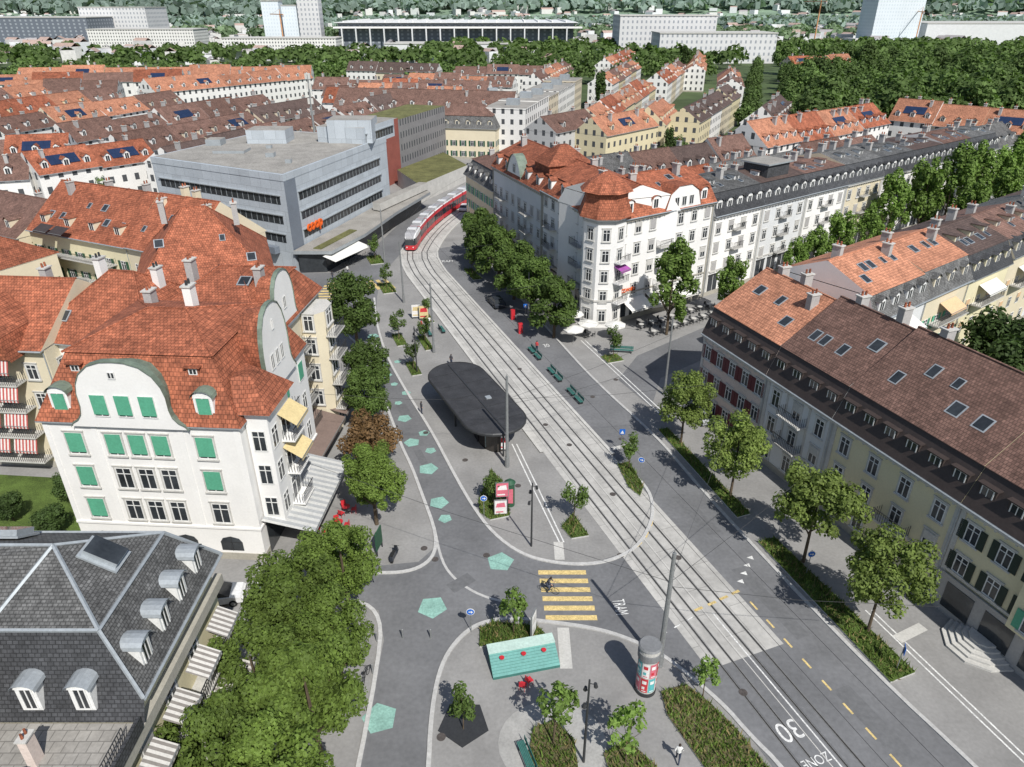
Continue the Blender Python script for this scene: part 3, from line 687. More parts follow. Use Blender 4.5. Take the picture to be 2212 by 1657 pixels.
row((18,122),(92,178),6,12,9.5,14.5,[brt,redt,brt2,slate,brt],['w','g'],ndorm=3,chim=3,sky=2,label='row house with brown tile roof, dormers and chimneys',grp='row houses behind the side street')
row((8,142),(60,178),5,12,9,14,[brt2,slate,brt],['g','w'],ndorm=3,chim=2,label='rear row house with dark roof',grp='row houses behind the side street')
row((62,180),(112,222),4,13,11,16.5,[ort,redt,ort],['w'],ndorm=4,chim=4,label='terrace house with orange tile roof and tall chimneys',grp='orange-roofed terrace')
row((114,228),(160,186),5,13,11,16.5,[ort,brt,ort],['w','c'],ndorm=3,chim=3,label='terrace house with orange tile roof and tall chimneys',grp='orange-roofed terrace')
row((104,176),(140,204),3,12,9,13.5,[brt2,brt,slate],['w','c'],ndorm=3,chim=3,label='terrace house with tiled roof and chimneys')
# ---- Building A
A,ro,L=bldg((-36.9,47.8),(-21.0,46.7),15,13.4,20.0,wall=white,roof=redt,low=redt,zm=18.3,inset=2.1,over=.3,hipx=True,faces='',chim=0,label='white corner house with curved gables and green shutters',name='gabled_house')
b=MB();b.box(.0,-.12,3.3,L,-.003,3.5,white);b.box(L+.003,-.1,3.3,L+.12,15,3.5,white)
for x in(.0,3.9,10.9,L-.5): b.box(x,-.05,3.51,x+.45,-.004,13.1,white)
P('cornice',b,A)
for f,z in enumerate([1.0,3.9,7.1,10.3]):
    if f:
        for x,w in [(2.3,1.4),(5.5,1.3),(7.4,1.3),(9.3,1.3),(12.9,1.4)]:
            g,fm=winmesh(w,2.0,framew,lightc,True);o=P('window',g,A,(x,0,z));P('window_frame',fm,o)
            k='blind' if (f==3 or x in(2.3,12.9) or RN.random()<.35) else RN.choice(['half',None,None])
            if f==1 and x==12.9: k=None
            if k:P('shutter',shut(k,w,2.0,gshut),o)
    else:
        for x in(2,5.5,9.3,13.2):
            b=MB();b.poly([(-.95,-.065,0),(.95,-.065,0),(.95,-.065,.9),(.7,-.065,1.3),(0,-.065,1.5),(-.7,-.065,1.3),(-.95,-.065,.9)],glass);b.box(-.95,-.1,.85,.95,-.068,.92,dsteel);b.box(-.03,-.1,0,.03,-.069,1.45,dsteel)
            P('window',b,A,(x,0,1.0),label='arched ground floor window')
for f,z in enumerate((4.0,7.2,10.4)):
    for y in(9.5,13.4): putwin(A,L,y,z,math.pi/2,1.1,1.9,full=True,sh=RN.choice(['blind',None]),shm=gshut)
    for y in(3,8,13): putwin(A,0,y,z,-math.pi/2,1.0,1.7,full=True,sh='blind',shm=gshut)
def curvg(par,z0_,W,Hh,rz,loc,wins,cap=copper,dep=2.0,rim=.42,bar=copper):
    g=MB();c=[(-1,-.05),(-.95,.02),(-.85,.07),(-.77,.16),(-.74,.28),(-.74,.48),(-.7,.64),(-.6,.8),(-.42,.93),(-.2,.99),(0,1)]
    c=c+[(-x,z) for x,z in c[-2::-1]]
    c=[(x*W,z0_+z*Hh) for x,z in c]
    g.poly([(x,0,z) for x,z in c],white);g.poly([(x,rim-.05,z-.02) for x,z in c][::-1],white)
    for i in range(len(c)-1):
        (x0,za),(x1,zb)=c[i],c[i+1];g.poly([(x0,-.1,za+.03),(x1,-.1,zb+.03),(x1,rim,zb+.03),(x0,rim,za+.03)],cap)
        g.poly([(x0,-.1,za-.07),(x1,-.1,zb-.07),(x1,-.1,zb+.03),(x0,-.1,za+.03)],cap)
    d=c[4:-4]
    for i in range(len(d)-1):
        (x0,za),(x1,zb)=d[i],d[i+1];g.poly([(x0*.96,rim,za-.5),(x1*.96,rim,zb-.5),(x1*.85,dep,zb-.8),(x0*.85,dep,za-.8)],bar)
    g.poly([(x*.85,dep,z-.8) for x,z in d],redt)
    o=P('curved_gable',g,par,loc,(0,0,rz))
    for x,z,w,h,k in wins:
        gm,fm=winmesh(w,h,framew,None,True);q=P('window',gm,o,(x,0,z));P('window_frame',fm,q)
        if k:P('shutter',shut('blind',w,h,gshut),q)
curvg(A,13.4,4.7,5.5,0,(7.4,-.35,0),[(-1.9,14.1,1.2,1.9,1),(0,14.1,1.2,1.9,1),(1.9,14.1,1.2,1.9,1),(-.3,17.4,.6,.6,0)],dep=2.2)
curvg(A,13.2,3.7,7.2,math.pi/2,(L+.35,8.2,0),[(-1.1,14.8,.7,1.4,0),(0,14.8,.7,1.4,0),(1.1,14.8,.7,1.4,0),(0,18,.4,.9,0)],dep=2.2,rim=.3,bar=redt)
dm=dormmesh('round',white,copper,1.5,2.1,2.0)
for x in(1.9,13.4):
    d=P('dormer',dm,ro,(x,.2,13.7));s_=MB();s_.box(-.5,-.07,.3,.5,-.046,1.95,gshut);P('shutter',s_,d)
sd=dormmesh('shed',redt,redt,1.0,.7,1.4)
for x in(3.0,12.4): P('dormer',sd,ro,(x,1.5,16.9))
for x,y,z,h in[(9,9.5,19.6,1.6),(4.5,11,18.6,1.5)]: P('chimney',chimney(h,white if x==9 else greyw),ro,(x,y,z))
b=MB();bx=L
b.box(bx+.122,.9,3.6,bx+1.9,5.4,14.18,white);P('bay',b,A)
b=MB();b.frus([(bx-.3,.4),(bx+2.4,.4),(bx+2.4,6.0),(bx-.3,6.0)],14.2,[(bx-.9,1.9),(bx+.3,2.6),(bx+.3,4),(bx-.9,4.6)],16.6,redt);b.poly([(bx-.9,1.9,16.6),(bx+.3,2.6,16.6),(bx+.3,4,16.6),(bx-.9,4.6,16.6)],redt);b.poly([(bx-.3,.4,14.19),(bx+2.4,.4,14.19),(bx+2.4,6,14.19),(bx-.3,6,14.19)],framew);P('bay_roof',b,A)
for z in(4,7.2,10.4):
    putwin(A,bx+1.9,1.8,z+.2,math.pi/2,1.2,1.9,full=True);putwin(A,bx+1,.9,z+.2,0,1.1,1.9,full=True)
    balcony(A,bx+1.9,4.1,z,2.4,1.1,math.pi/2,white);putwin(A,bx+1.9,4.1,z+.05,math.pi/2,1.8,2.3,full=True)
    if z>5: awning(A,bx+1.95,4.1,z+2.6,2.8,1.5,awyl,math.pi/2,1.0)
    balcony(A,bx,7.3,z,2.6,1.6,math.pi/2,white)
awning(A,bx+.13,5.4,4.1,10.4,4.4,awst,math.pi/2,1.0)
b=MB();b.box(bx+.07,1,0.1,bx+.1,10,3.2,glass);P('cafe_window',b,A)
A2,r2,L2_=bldg((-33.5,59.6),(-22.2,58.6),14,15.0,19.8,wall=cream,roof=redt,low=redt,zm=17.8,inset=1.6,hipx=True,faces='r',cw=3,chim=2,sky=1,label='cream corner house with curved gable, balconies and red roof',name='gabled_house',sur=lightc,full=True)
curvg(A2,14.8,3.2,5.6,math.pi/2,(L2_+.25,4.5,0),[(0,16.6,.7,1.2,0)],dep=1.9,rim=.3,bar=redt)
b=MB();b.prism([(L2_+.07,8.2),(L2_+1.4,8.2),(L2_+2.2,9.2),(L2_+2.2,11.6),(L2_+1.4,12.6),(L2_+.07,12.6)],0,14.4,cream,lightc);P('bay',b,A2)
for z in(1,4,7,10,12.6):
    putwin(A2,L2_+2.2,10.4,z,math.pi/2,1.6,1.7,full=True,sur=lightc);putwin(A2,L2_+.8,8.2,z,0,1.0,1.7,full=True,sur=lightc)
    if z>3:
        balcony(A2,L2_+2.2,10.4,z-.8,3,1.1,math.pi/2);balcony(A2,L2_+.003,4.5,z-.8,4.4,1.5,math.pi/2)
awning(A2,L2_+.1,4,3.6,8,3.4,awbr,math.pi/2,.9)
awning(A2,L2_+.1,11,3.62,5,3.4,awbr,math.pi/2,.9)
bldg((-47,63),(-33.6,60.4),13,13.4,18.6,wall=white,roof=redt,faces='f',ndorm=0,chim=2,chm=white,sky=2,label='white rear wing with broad red tile roof and chimneys',style='hip')
C,cr,cL=bldg((-63,62),(-44,60.5),14,13.45,18.0,wall=cream,roof=redt,faces='fr',ndorm=1,chim=2,label='apartment house with stacked balconies and red striped awnings',style='gable',cw=3.2,full=True,sur=lightc)
for z in(1.5,4.4,7.3,10.2):
    balcony(C,13.5,0,z,5.5,1.5);awning(C,12.2,-1.3,z+2.7,2.4,.5,awrd,0,1.2);awning(C,15,-1.3,z+2.7,2.4,.5,awrd,0,1.2)
g=MB();g.poly([(10,-1.5,12.9),(17,-1.5,12.9),(16.4,-1.5,15.2),(13.5,-1.5,17.6),(10.6,-1.5,15.2)],redt)
for x0,za,x1,zb in((10,12.9,10.6,15.2),(10.6,15.2,13.5,17.6),(13.5,17.6,16.4,15.2),(16.4,15.2,17,12.9)): g.poly([(x0,-1.9,za),(x1,-1.9,zb),(x1,4,zb),(x0,4,za)],redt)
P('gable',g,C);awning(C,13.5,-1.53,15.4,3.6,1.0,awrd,0,1.8)
# ---- Building B, slate mansard
B=E('mansard_house','grey slate mansard house with zinc hips and striped awnings','house',(-18.8,33.6))
w=MB();w.prism([(0,0),(0,-30),(-30,-30),(-30,0)],0,10.38,yellow);w.prism([(-.02,-.02),(-.02,-9.9),(-29.9,-9.9),(-29.9,-.02)],10.38,11.6,yellow);w.box(.003,-30,9.6,.45,.45,10.3,stone);w.box(-30,.003,10.9,0,.45,11.5,stone);P('wall',w,B)
r=MB()
r.poly([(.6,.6,11.7),(.6,-9.9,11.7),(-1.4,-8.6,15),(-1.4,-1.3,15)],slate);r.poly([(-30,.6,11.7),(.6,.6,11.7),(-1.4,-1.3,15),(-30,-1.3,15)],slate)
r.poly([(.6,-10.4,10.62),(-7,-10.4,10.62),(-7,-8.6,15),(-1.4,-8.6,15),(.6,-9.9,11.7)],dslate)
r.poly([(-7,-10.4,10.62),(-7,-13.9,10.72),(-7,-12,15),(-7,-8.6,15)],dslate);r.poly([(-7,-13.9,10.72),(-30,-13.9,10.72),(-30,-12,15),(-7,-12,15)],dslate)
pk=(-5,-5,17.3);pk2=(-30,-5,17.3)
r.poly([(-1.4,-1.3,15.05),pk,pk2,(-30,-1.3,15.05)],slate);r.poly([(-1.4,-8.6,15.05),pk,(-1.4,-1.3,15.05)],slate);r.poly([(-1.4,-8.6,15.05),(-7,-8.6,15.05),pk],slate);r.poly([(-7,-8.6,15.05),(-7,-12,15.05),(-30,-12,15.05),pk2,pk],slate)
r.box(-7,-30,10.41,.3,-10.42,10.6,dconc);r.box(-30,-30,10.42,-7.02,-13.92,10.7,dconc);r.box(.31,-30,10.31,.5,-10.42,11.1,dslate)
for p_,q_ in [((-1.4,-1.3,15.05),pk),(pk,pk2),((-1.4,-1.3,15.05),(-30,-1.3,15.05)),((-1.4,-1.3,15.05),(-1.4,-8.6,15.05)),(pk,(-1.4,-8.6,15.05)),(pk,(-7,-8.6,15.05)),((.6,.6,11.8),(-1.4,-1.3,15.05)),((-1.4,-8.6,15.05),(.6,-9.9,11.8)),((-1.4,-8.6,15.05),(-7,-8.6,15.05)),((-7,-8.6,15.05),(-7,-12,15.05)),((.6,.7,11.7),(.6,-9.9,11.7))]: r.tube(p_,q_,.11,.11,zinc,5)
rB=P('roof',r,B)
dmB=dormmesh('round',framew,zinc,1.0,1.6,1.7)
for y in(-1.4,-3.6,-5.8,-8.0): P('dormer',dmB,rB,(.15,y,12.1),(0,0,math.pi/2))
for x in(-2.2,-4.8): P('dormer',dmB,rB,(x,-10.2,11.3))
for x in(-9.5,-14): P('dormer',dmB,rB,(x,-13.7,11.4))
b=MB();b.box(-1.2,-.9,0,1.2,.9,.12,zinc);b.box(-1.0,-.7,.12,1.0,.7,.45,zinc,glass);sb=b.build('skylight');P('skylight',sb,rB,(-9,-3.0,16.2),(rad(-32),0,0));P('skylight',sb,rB,(-3.0,-4.4,16.1),(0,rad(32),0),sc_=(.9,.9,1))
P('chimney',chimney(1.6,pink),rB,(-3.6,-12.4,11.2),sc_=(.6,.6,.7))
for x in range(3): P('chimney',chimney(1.2),rB,(-14-4*x,-6.5,17))
def railing(par,p,q,z):
    p=Vector(p);q=Vector(q);n=int((q-p).length/.2);b=MB()
    for i in range(n+1): c=p.lerp(q,i/n);b.box(c.x-.015,c.y-.015,z,c.x+.015,c.y+.015,z+1,dsteel)
    b.tube((*p,z+1),(*q,z+1),.03,.03,dsteel,5);P('railing',b,par)
railing(B,(.15,-11.4),(.15,-24),10.6)
for f,z in enumerate((1,4.2,7.4)):
    for y in np.arange(-28,-1,3.0): putwin(B,0,y,z,math.pi/2,1.1,1.7,full=True,sur=lightc,sh='half' if RN.random()<.3 else None,shm=greyw)
    for x in np.arange(-28,-1,3.2): putwin(B,x,0,z,math.pi,1.1,1.7,sur=lightc)
for y in(-2.0,-5,-8,-11,-14,-17): awning(B,.46,y,9.0,2.0,1.2,awbw,math.pi/2,.6);balcony(B,0,y,6.6,2.8,1.2,math.pi/2)
for y in(-3.5,-7.5,-11.5,-15.5): awning(B,.1,y,6.0,2.9,2.4,awbw,math.pi/2,.8);balcony(B,0,y,3.4,3.4,1.3,math.pi/2)
tb=E('terrace_table','small table on the roof terrace','table',(-22.4,19.9,10.6));b=MB();b.tube((0,0,.7),(0,0,.74),.45,.45,lightc,14);P('table_top',b,tb);b=MB();b.tube((0,0,0),(0,0,.7),.04,.04,dsteel,6);P('pedestal',b,tb)
# ---- D row
D1,_,L=bldg((-76,110),(-56,100.5),15,11,17.2,wall=yellow,roof=redt,faces='f',sh='pair',shm=dgsh,ndorm=4,dk='shed',dw=cream,chim=3,sky=6,label='yellow apartment house with red roof, dormers and balconies',cw=2.8,full=True)
balcony(D1,L/2,0,8,16,1.6);balcony(D1,L/2,0,4.6,4,1.4)
for x in(6,9.5): awning(D1,x,-.5,12.6,3,1.6,dmetal,0,.7)
D2,_,L=bldg((-56,100.5),(-45,95),15,11.1,17.3,wall=cream,roof=redt,faces='f',sh='mix',shm=dgsh,shp=.5,ndorm=0,chim=4,sky=4,label='pale house with red tile roof and four brick chimneys',chm=cream,cw=2.8,full=True)
D3,_,L=bldg((-46,80),(-29.8,86.2),21,10.6,18.8,wall=cream,roof=redt,faces='fr',chim=2,sky=4,style='hip',over=.6,label='corner house with big red tile pyramid roof',cw=3,full=True)
bldg((-100,122),(-78,110),14,9.5,14,wall=cream,roof=brt,faces='f',sh='pair',shm=gshut,ndorm=3,chim=2,label='house with dark green shutters and brown tile roof')
bldg((-92,100),(-74,92),13,9,13.5,wall=cream,roof=redt,faces='fr',sh='pair',shm=dgsh,ndorm=2,chim=2,label='cream house with green shutters and red roof',style='hip',full=True)
# ---- supermarket block F
F=E('office_block','blue-grey supermarket and office block with dark window bands','office building',(0,0))
fp=[(-38.3,121),(-27.2,160),(-55,170),(-67.5,137)]
w=MB();w.prism(fp,0,16.6,coopb,gravel,False)
fpo=sca(fp,1.004);w.prism(fpo,16.0,17.1,coopb,coopb,False);P('wall',w,F)
rfm=MB();rfm.poly([(*p_,17.12) for p_ in sca(fp,.975)],gravel)
for (x,y,sx,sy,h,m) in [(-54,142,6,4,.5,zinc),(-50,154,8,6,2.6,coopb),(-33,155,9,7,4.5,coopb),(-60,150,3,3,1.2,zinc),(-45,137,1.5,1.5,.8,zinc),(-40,131,1,1,.7,zinc),(-48,146,1,1,.6,zinc)]: rfm.box(x-sx/2,y-sy/2,17.13,x+sx/2,y+sy/2,17.13+h,m,gravel)
P('roof',rfm,F)
def bandwin(par,a,b,zs,h,step=1.35,o=.03,m=glass,gap=1):
    a=Vector(a);b=Vector(b);L=(b-a).length;rz=math.atan2(b.y-a.y,b.x-a.x)
    for z in zs:
        g=MB();g.box(gap,-o,z,L-gap,-.002,z+h,m)
        x=gap
        while x<L-gap: g.box(x-.05,-o-.03,z,x+.05,-o-.001,z+h,zinc);x+=step
        g.box(gap-.2,-o-.3,z+h+.005,L-gap+.2,-.002,z+h+.15,zinc)
        P('window_band',g,par,(a.x,a.y,0),(0,0,rz))
bandwin(F,(-67.5,137),(-38.3,121),[5.2,8.5,11.9],1.5,gap=1.4)
bandwin(F,(-38.3,121),(-27.2,160),[5.2,8.5,11.9],1.5,gap=4)
b=MB();b.box(.0,-.05,3.5,3.5,-.002,15.9,coopd);P('corner_panel',b,F,(-38.3,121,0),(0,0,math.atan2(39,11.1)))
b=MB();b.box(0,-1.2,3.2,30,-.06,4.4,coopd)
P('canopy_fascia',b,F,(-67.5,137,0),(0,0,math.atan2(-16,29.2)))
def fo(d,o): return (-38.3+.2737*d+.9618*o,121+.9618*d-.2737*o)
cx_,cy_=fo(7.2,.5)
text('shop_sign','coop',2.6,(cx_,cy_,7.0),math.atan2(39,11.1),orsign,1,rad(90),.12,F,bold=.025)
b=MB();b.prism([(-30,150.5),(-26,165),(-36,168),(-40,153)],16.5,20.2,coopb,gravel);P('upper_storey',b,F);bandwin(F,(-30,150.5),(-26,165),[17.3],1.6,gap=.8)
pod=E('shop_podium','low flat-roofed shop podium with canopy and green roof strip','shop',(0,0))
b=MB();b.prism([(-38.2,120.3),(-31.5,120.3),(-27.6,131),(-24,147),(-18.8,165),(-22,172),(-26.8,160.5),(-38,121)],3.6,4.2,zinc,gravel);P('roof',b,pod)
b=MB();b.prism([(-37.6,121),(-33,121.4),(-29.4,132),(-26,148),(-21,165),(-25,168)],0,3.59,glass);P('wall',b,pod)
b=MB();b.prism([(-27.2,146.8),(-19.5,166.5),(-21.5,167),(-29,148)],4.42,6.0,lightc,gravel);P('upper_roof',b,pod)
b=MB();b.prism([(-33.5,121.2),(-29.5,133),(-31,133.6),(-35,121.6)],4.21,4.35,groof);P('green_roof',b,pod)
b=MB();b.poly([(-33,119.8,3.4),(-28.6,129,3.4),(-26.2,128,2.7),(-30.6,118.8,2.7)],awwh);P('awning',b,pod)
b=MB();b.tube((0,0,0),(0,0,12),.25,.18,steel,8)
for z in(6,9,11): b.box(-.6,-.15,z,.6,.15,z+1.2,lightc)
T('antenna_mast',b,'rooftop antenna mast with white panels','antenna',(-44,166,17))
G=E('office_block','grey-clad office block with rust-red end and planted roof','office building',(0,0))
b=MB();b.prism([(-30.4,197.5),(-20.3,228),(-32,232),(-42,201)],0,15.4,greyc,groof,False);P('wall',b,G)
b=MB();b.prism([(-33.6,186),(-30.0,197.3),(-42,201.2),(-46,190)],0,16.0,redw,gravel,False);P('stair_tower',b,G)
bandwin(G,(-46,190),(-33.6,186),[3,6,9,12],1.2,gap=1)
b=MB();b.prism([(-22,172),(-12,196),(-20,215),(-30,190)],0,4.2,lightc,groof);T('low_hall',b,'low hall with planted flat roof beside the tram line','hall')
bldg((-25,229),(-5,225),13,9.2,15.5,wall=cream,roof=brt,low=slate,zm=12.5,inset=1.3,ndorm=6,dk='gable',dw=cream,sh='pair',shm=dgsh,faces='fr',chim=2,label='cream house with dark green shutters and dormered dark roof',hipx=True)
bldg((-62,262),(0,248),13,11,16.8,wall=fw['w'],roof=brt,faces='',ndorm=10,chim=6,label='long white apartment block with brown tile roof and dormers')
row((4,228),(30,330),6,13,14,14.2,[gravel],['w','w','c'],style='flat',label='white flat-roofed apartment block with balconies',name='apartment_block')
row((-15,300),(0,255),3,12,12,12,[gravel],['w'],style='flat',label='white flat-roofed apartment block with balconies',name='apartment_block')
br=[brt,brt2,brt]
def rows(l):
    for a,b,n,rl,wl in l: row(a,b,n,11,10.5,14.8,rl,wl,ndorm=RN.choice([2,3]),chim=2,label='row house with tiled pitched roof',grp='rows of town houses')
rows([((-72,160),(-48,225),5,br,['w','c']),((-92,178),(-62,255),5,br,['w','c']),((-112,190),(-82,265),5,br,['w','g']),((-50,232),(-36,262),2,br,['w']),
((-130,165),(-104,172),2,[brt,redt],['w']),((-128,140),(-100,150),2,[brt2,brt],['c','w']),((-98,150),(-82,170),2,[redt,brt],['w']),
((-140,205),(-118,275),4,[brt,brt2,ort],['w','c']),((-165,215),(-148,290),5,[ort,brt,redt],['w','y']),((-195,230),(-180,300),4,[brt,ort],['w']),
((-70,280),(-10,268),5,[brt,redt],['w','c']),((-75,300),(-20,290),4,[brt,ort],['w','g']),((-85,325),(-10,312),5,[redt,brt],['w','c']),((-60,350),(0,335),5,[brt,ort],['w'])])
row((-140,300),(-96,372),5,12,11.5,16,[ort],['w'],chim=2,ndorm=3,label='long white apartment row with orange tile roof',grp='orange-roofed apartment rows')
row((-230,330),(-150,350),4,12,11.5,16,[ort,redt,brt],['w'],chim=2,label='long white apartment row with orange tile roof',grp='orange-roofed apartment rows')
row((-235,365),(-100,385),7,12,11.5,16,[ort],['w','y'],chim=2,label='long white apartment row with orange tile roof',grp='orange-roofed apartment rows')
row((-200,300),(-160,310),3,12,11,15.5,[ort,brt],['w'],chim=1,grp='orange-roofed apartment rows',label='apartment row with orange tile roof')
rows([((28,228),(62,330),6,[ort,redt,ort],['c','w','y']),((46,225),(56,255),2,[ort],['y']),((58,232),(90,300),4,[brt,brt2],['y','w','c']),((80,225),(98,262),2,[brt2],['w']),
((12,205),(26,222),1,[brt],['g']),((26,205),(44,225),1,[ort],['y']),((70,345),(100,440),5,[ort,redt,brt],['w','c']),((45,345),(75,450),5,[ort,brt],['w','y']),((15,350),(35,440),4,[brt,ort],['w','c']),
((100,330),(118,400),3,[brt,ort],['w']),((105,420),(130,520),4,[ort],['w','c']),((60,460),(90,560),4,[ort,redt],['w']),((170,470),(215,490),3,[redt,ort],['c']),
((-30,400),(20,395),3,[brt],['w']),((-90,420),(-40,410),3,[brt2],['w','c'])])
# ---------------------------------------------------------------- far trees
def ft(x,y,s=1,k='far'): tree(k,x,y,s,'park and avenue trees')
for i in range(10): ft(82+i*9.5,262+i*30,.8);ft(95+i*10,254+i*30,.85)
g=random.Random(3)
for i in range(180):
    y=238+(i/180)**1.25*300;x0=98+(y-240)*.3;x1=190+(y-240)*.95
    x=x0+(x1-x0)*((i*.618)%1)
    if math.hypot(x-192,y-480)<30: continue
    if y<246 and x<170: y+=10
    ft(x,y+g.uniform(-4,4),g.uniform(.95,1.4))
for x,y,s in [(-110,215,.7),(-74,210,.7),(-92,160,.6),(-58,240,.6),(-100,200,.6),(-95,135,.5),(20,190,.5),(48,215,.6),(40,200,.6),(10,225,.5),(75,215,.6),(-150,205,.6),(-125,225,.7),(-10,320,.8),(95,205,.6),(-130,190,.6),(-115,160,.6)]: ft(x,y,s)
for x,y,s in[(38,330,1.3),(105,470,1.4),(47,222,.8),(-60,215,.8),(-103,188,.8),(60,205,.7)]: ft(x,y,s,'fir')
gg=np.random.default_rng(5)
def wood(name,cx,cy,rx,ry,nt_,R,H,m,nl=60,leaf=3,zf=None):
    base=[]
    for i in range(nt_):
        x=cx+gg.uniform(-rx,rx);y=cy+gg.uniform(-ry,ry)
        z=zf(x,y) if zf else 0
        k=gg.uniform(.7,1.25)
        d=gg.normal(size=(nl,3));d/=np.linalg.norm(d,axis=1)[:,None];d[:,2]=np.abs(d[:,2])
        p=d*np.array([R,R,H*.55])*k*gg.uniform(.8,1.1,(nl,1))+np.array([x,y,z+H*.35]);nn=d+gg.normal(size=(nl,3))*.5;nn/=np.linalg.norm(nn,axis=1)[:,None]
        a=np.cross(nn,gg.normal(size=(nl,3)));a/=np.linalg.norm(a,axis=1)[:,None];b=np.cross(nn,a);s=(leaf*gg.uniform(.5,1.1,nl))[:,None]
        base.append(np.stack([p-a*s,p-b*s,p+a*s,p+b*s],1).reshape(-1,3))
    me=leafmesh(name,np.concatenate(base),m);S(name,me,kind='stuff',lab='distant belt of dense woodland')
leafH=mat('foliage_hazy',(.15,.21,.12),.9,.35,.02,kind='leaf')  # leaf green paled, aerial haze mixed into the colour
leafHH=mat('foliage_hazier',(.23,.3,.26),.9,.25,.005,kind='leaf')  # farther woods: stronger bluish haze put into the leaf colour
wood('woodland',-140,450,180,40,120,6.5,13,leafF,200,1.1);wood('woodland',60,520,70,70,60,6.5,13,leafF,200,1.1)
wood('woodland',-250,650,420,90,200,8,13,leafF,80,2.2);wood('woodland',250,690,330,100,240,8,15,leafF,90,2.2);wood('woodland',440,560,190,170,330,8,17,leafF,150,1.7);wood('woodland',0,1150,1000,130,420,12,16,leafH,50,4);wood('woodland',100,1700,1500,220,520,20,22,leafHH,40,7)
def block(name,label,x0,x1,y,d,h,m,top=None,extra=None):
    e=E(name,label,'building',(0,0));b=MB();b.box(x0,y,0,x1,y+d,h,m,top or gravel);P('wall',b,e)
    b=MB();b.box(x0-.5,y-.5,h+.01,x1+.5,y+d+.5,h+.8,top or lightc);P('roof',b,e)
    if extra: extra(e)
    return e
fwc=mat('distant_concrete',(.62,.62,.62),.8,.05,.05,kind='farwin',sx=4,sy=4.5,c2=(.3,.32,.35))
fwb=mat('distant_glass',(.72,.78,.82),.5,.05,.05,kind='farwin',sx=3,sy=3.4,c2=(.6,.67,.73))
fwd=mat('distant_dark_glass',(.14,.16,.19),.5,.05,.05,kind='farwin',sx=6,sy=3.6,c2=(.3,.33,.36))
def stex(e):
    b=MB();b.box(-178,790,22,70,799,23.5,white);b.box(-178,795,26.82,66,960,27.3,white2)
    for x in range(-170,66,14): b.box(x,788,0,x+1.2,789.9,23,white2);b.box(x,800,27.31,x+1,950,28.6,white)
    P('roof_frame',b,e)
block('stadium','long low stadium with dark flat roof and white frame',-175,62,800,160,26,fwd,mat('stadium_roof',(.13,.14,.15),.6),stex)
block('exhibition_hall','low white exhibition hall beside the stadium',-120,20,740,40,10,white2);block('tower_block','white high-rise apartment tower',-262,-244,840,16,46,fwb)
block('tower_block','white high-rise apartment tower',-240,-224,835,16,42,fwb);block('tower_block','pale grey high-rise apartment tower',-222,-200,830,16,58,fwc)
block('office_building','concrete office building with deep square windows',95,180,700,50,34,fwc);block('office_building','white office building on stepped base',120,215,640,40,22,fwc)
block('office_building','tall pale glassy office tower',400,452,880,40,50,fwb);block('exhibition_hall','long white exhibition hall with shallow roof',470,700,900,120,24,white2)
block('office_building','large dark glass office building',-620,-480,900,60,30,fwd);block('office_building','white office block with window rows',-520,-440,962,60,40,fwc)
block('office_building','pale office block with window rows',-440,-330,820,40,20,fw['w']);block('office_building','pale office block with window rows',-280,-170,760,30,14,fw['w'])
for x,y,h,a_ in((-232,800,34,2.2),(345,900,46,1.9),(440,860,36,1.3)):
    b=MB();b.box(-.5,-.5,0,.5,.5,h-.01,cranem);b.box(-9,-.3,h,28,.3,h+.8,cranem);b.box(-9,-.8,h-2,-6,.8,h-.01,greyw);b.tube((0,0,h+.81),(0,0,h+5),.35,.2,cranem,5);b.tube((0,0,h+5),(22,0,h+.8),.08,.08,cranem,4)
    T('tower_crane',b,'orange construction tower crane with horizontal jib','crane',(x,y),a_)
V=MB();g=random.Random(11)
fr=[mat('town_roof_a',(.38,.28,.24),.9),mat('town_roof_b',(.33,.31,.31),.9),mat('town_roof_c',(.5,.5,.5),.9)]
ww_=[mat('town_wall_a',(.66,.67,.68),.9),mat('town_wall_b',(.58,.57,.55),.9)]
HILLS=[(-1700,3600,900,600,150),(-300,4200,900,700,165),(1100,3700,900,600,140),(2600,4200,900,700,190),(-3200,4500,1100,700,200),(300,2700,1000,350,60),(1700,2700,700,350,70),(-1500,2500,800,350,45),(0,6500,6000,900,330)]
def hz(x,y):
    h=0
    for cx,cy,sx,sy,hh in HILLS: h+=hh*math.exp(-((x-cx)/sx)**2-((y-cy)/sy)**2)
    return h
for i in range(2500):
    y=620+g.random()**1.05*2700;x=g.uniform(-.75,.75)*y
    if 80<x<600 and y<800: continue
    if -190<x<75 and 780<y<970: continue
    s=g.uniform(5,9)*(1+y/3000);l=s*g.uniform(1,2.6);h=g.uniform(5,12)*(1+y/5000);a=g.choice([.35,.36,1.9,.6,1.2]);z=hz(x,y)-2
    q=rect(x,y,s,l,a);w_=g.choice(ww_);V.prism(q,z,z+h,w_,g.choice(fr),False)
    if g.random()<.6:
        m_=fr[g.choice([0,0,1])];p_=((q[0][0]+q[1][0])/2,(q[0][1]+q[1][1])/2,z+h+s*.3);q_=((q[2][0]+q[3][0])/2,(q[2][1]+q[3][1])/2,z+h+s*.3)
        V.poly([(*q[0],z+h),(*q[3],z+h),q_,p_],m_);V.poly([(*q[1],z+h),(*q[2],z+h),q_,p_],m_)
S('distant_town',V,kind='stuff',lab='distant town of pale houses with mixed roofs')
hm=mat('hill_fields_hazy',(.22,.31,.22),.95,.35,.0035,fine=.25,fs=.012)  # field green with distance haze painted into the base colour
nx,ny=90,50;vs=[];fs_=[]
for j in range(ny):
    for i in range(nx):
        y=1500+j*150;x=(-6500+i*146);vs.append((x,y,hz(x,y)-2.5+6*math.sin(x*.004)*math.cos(y*.006)))
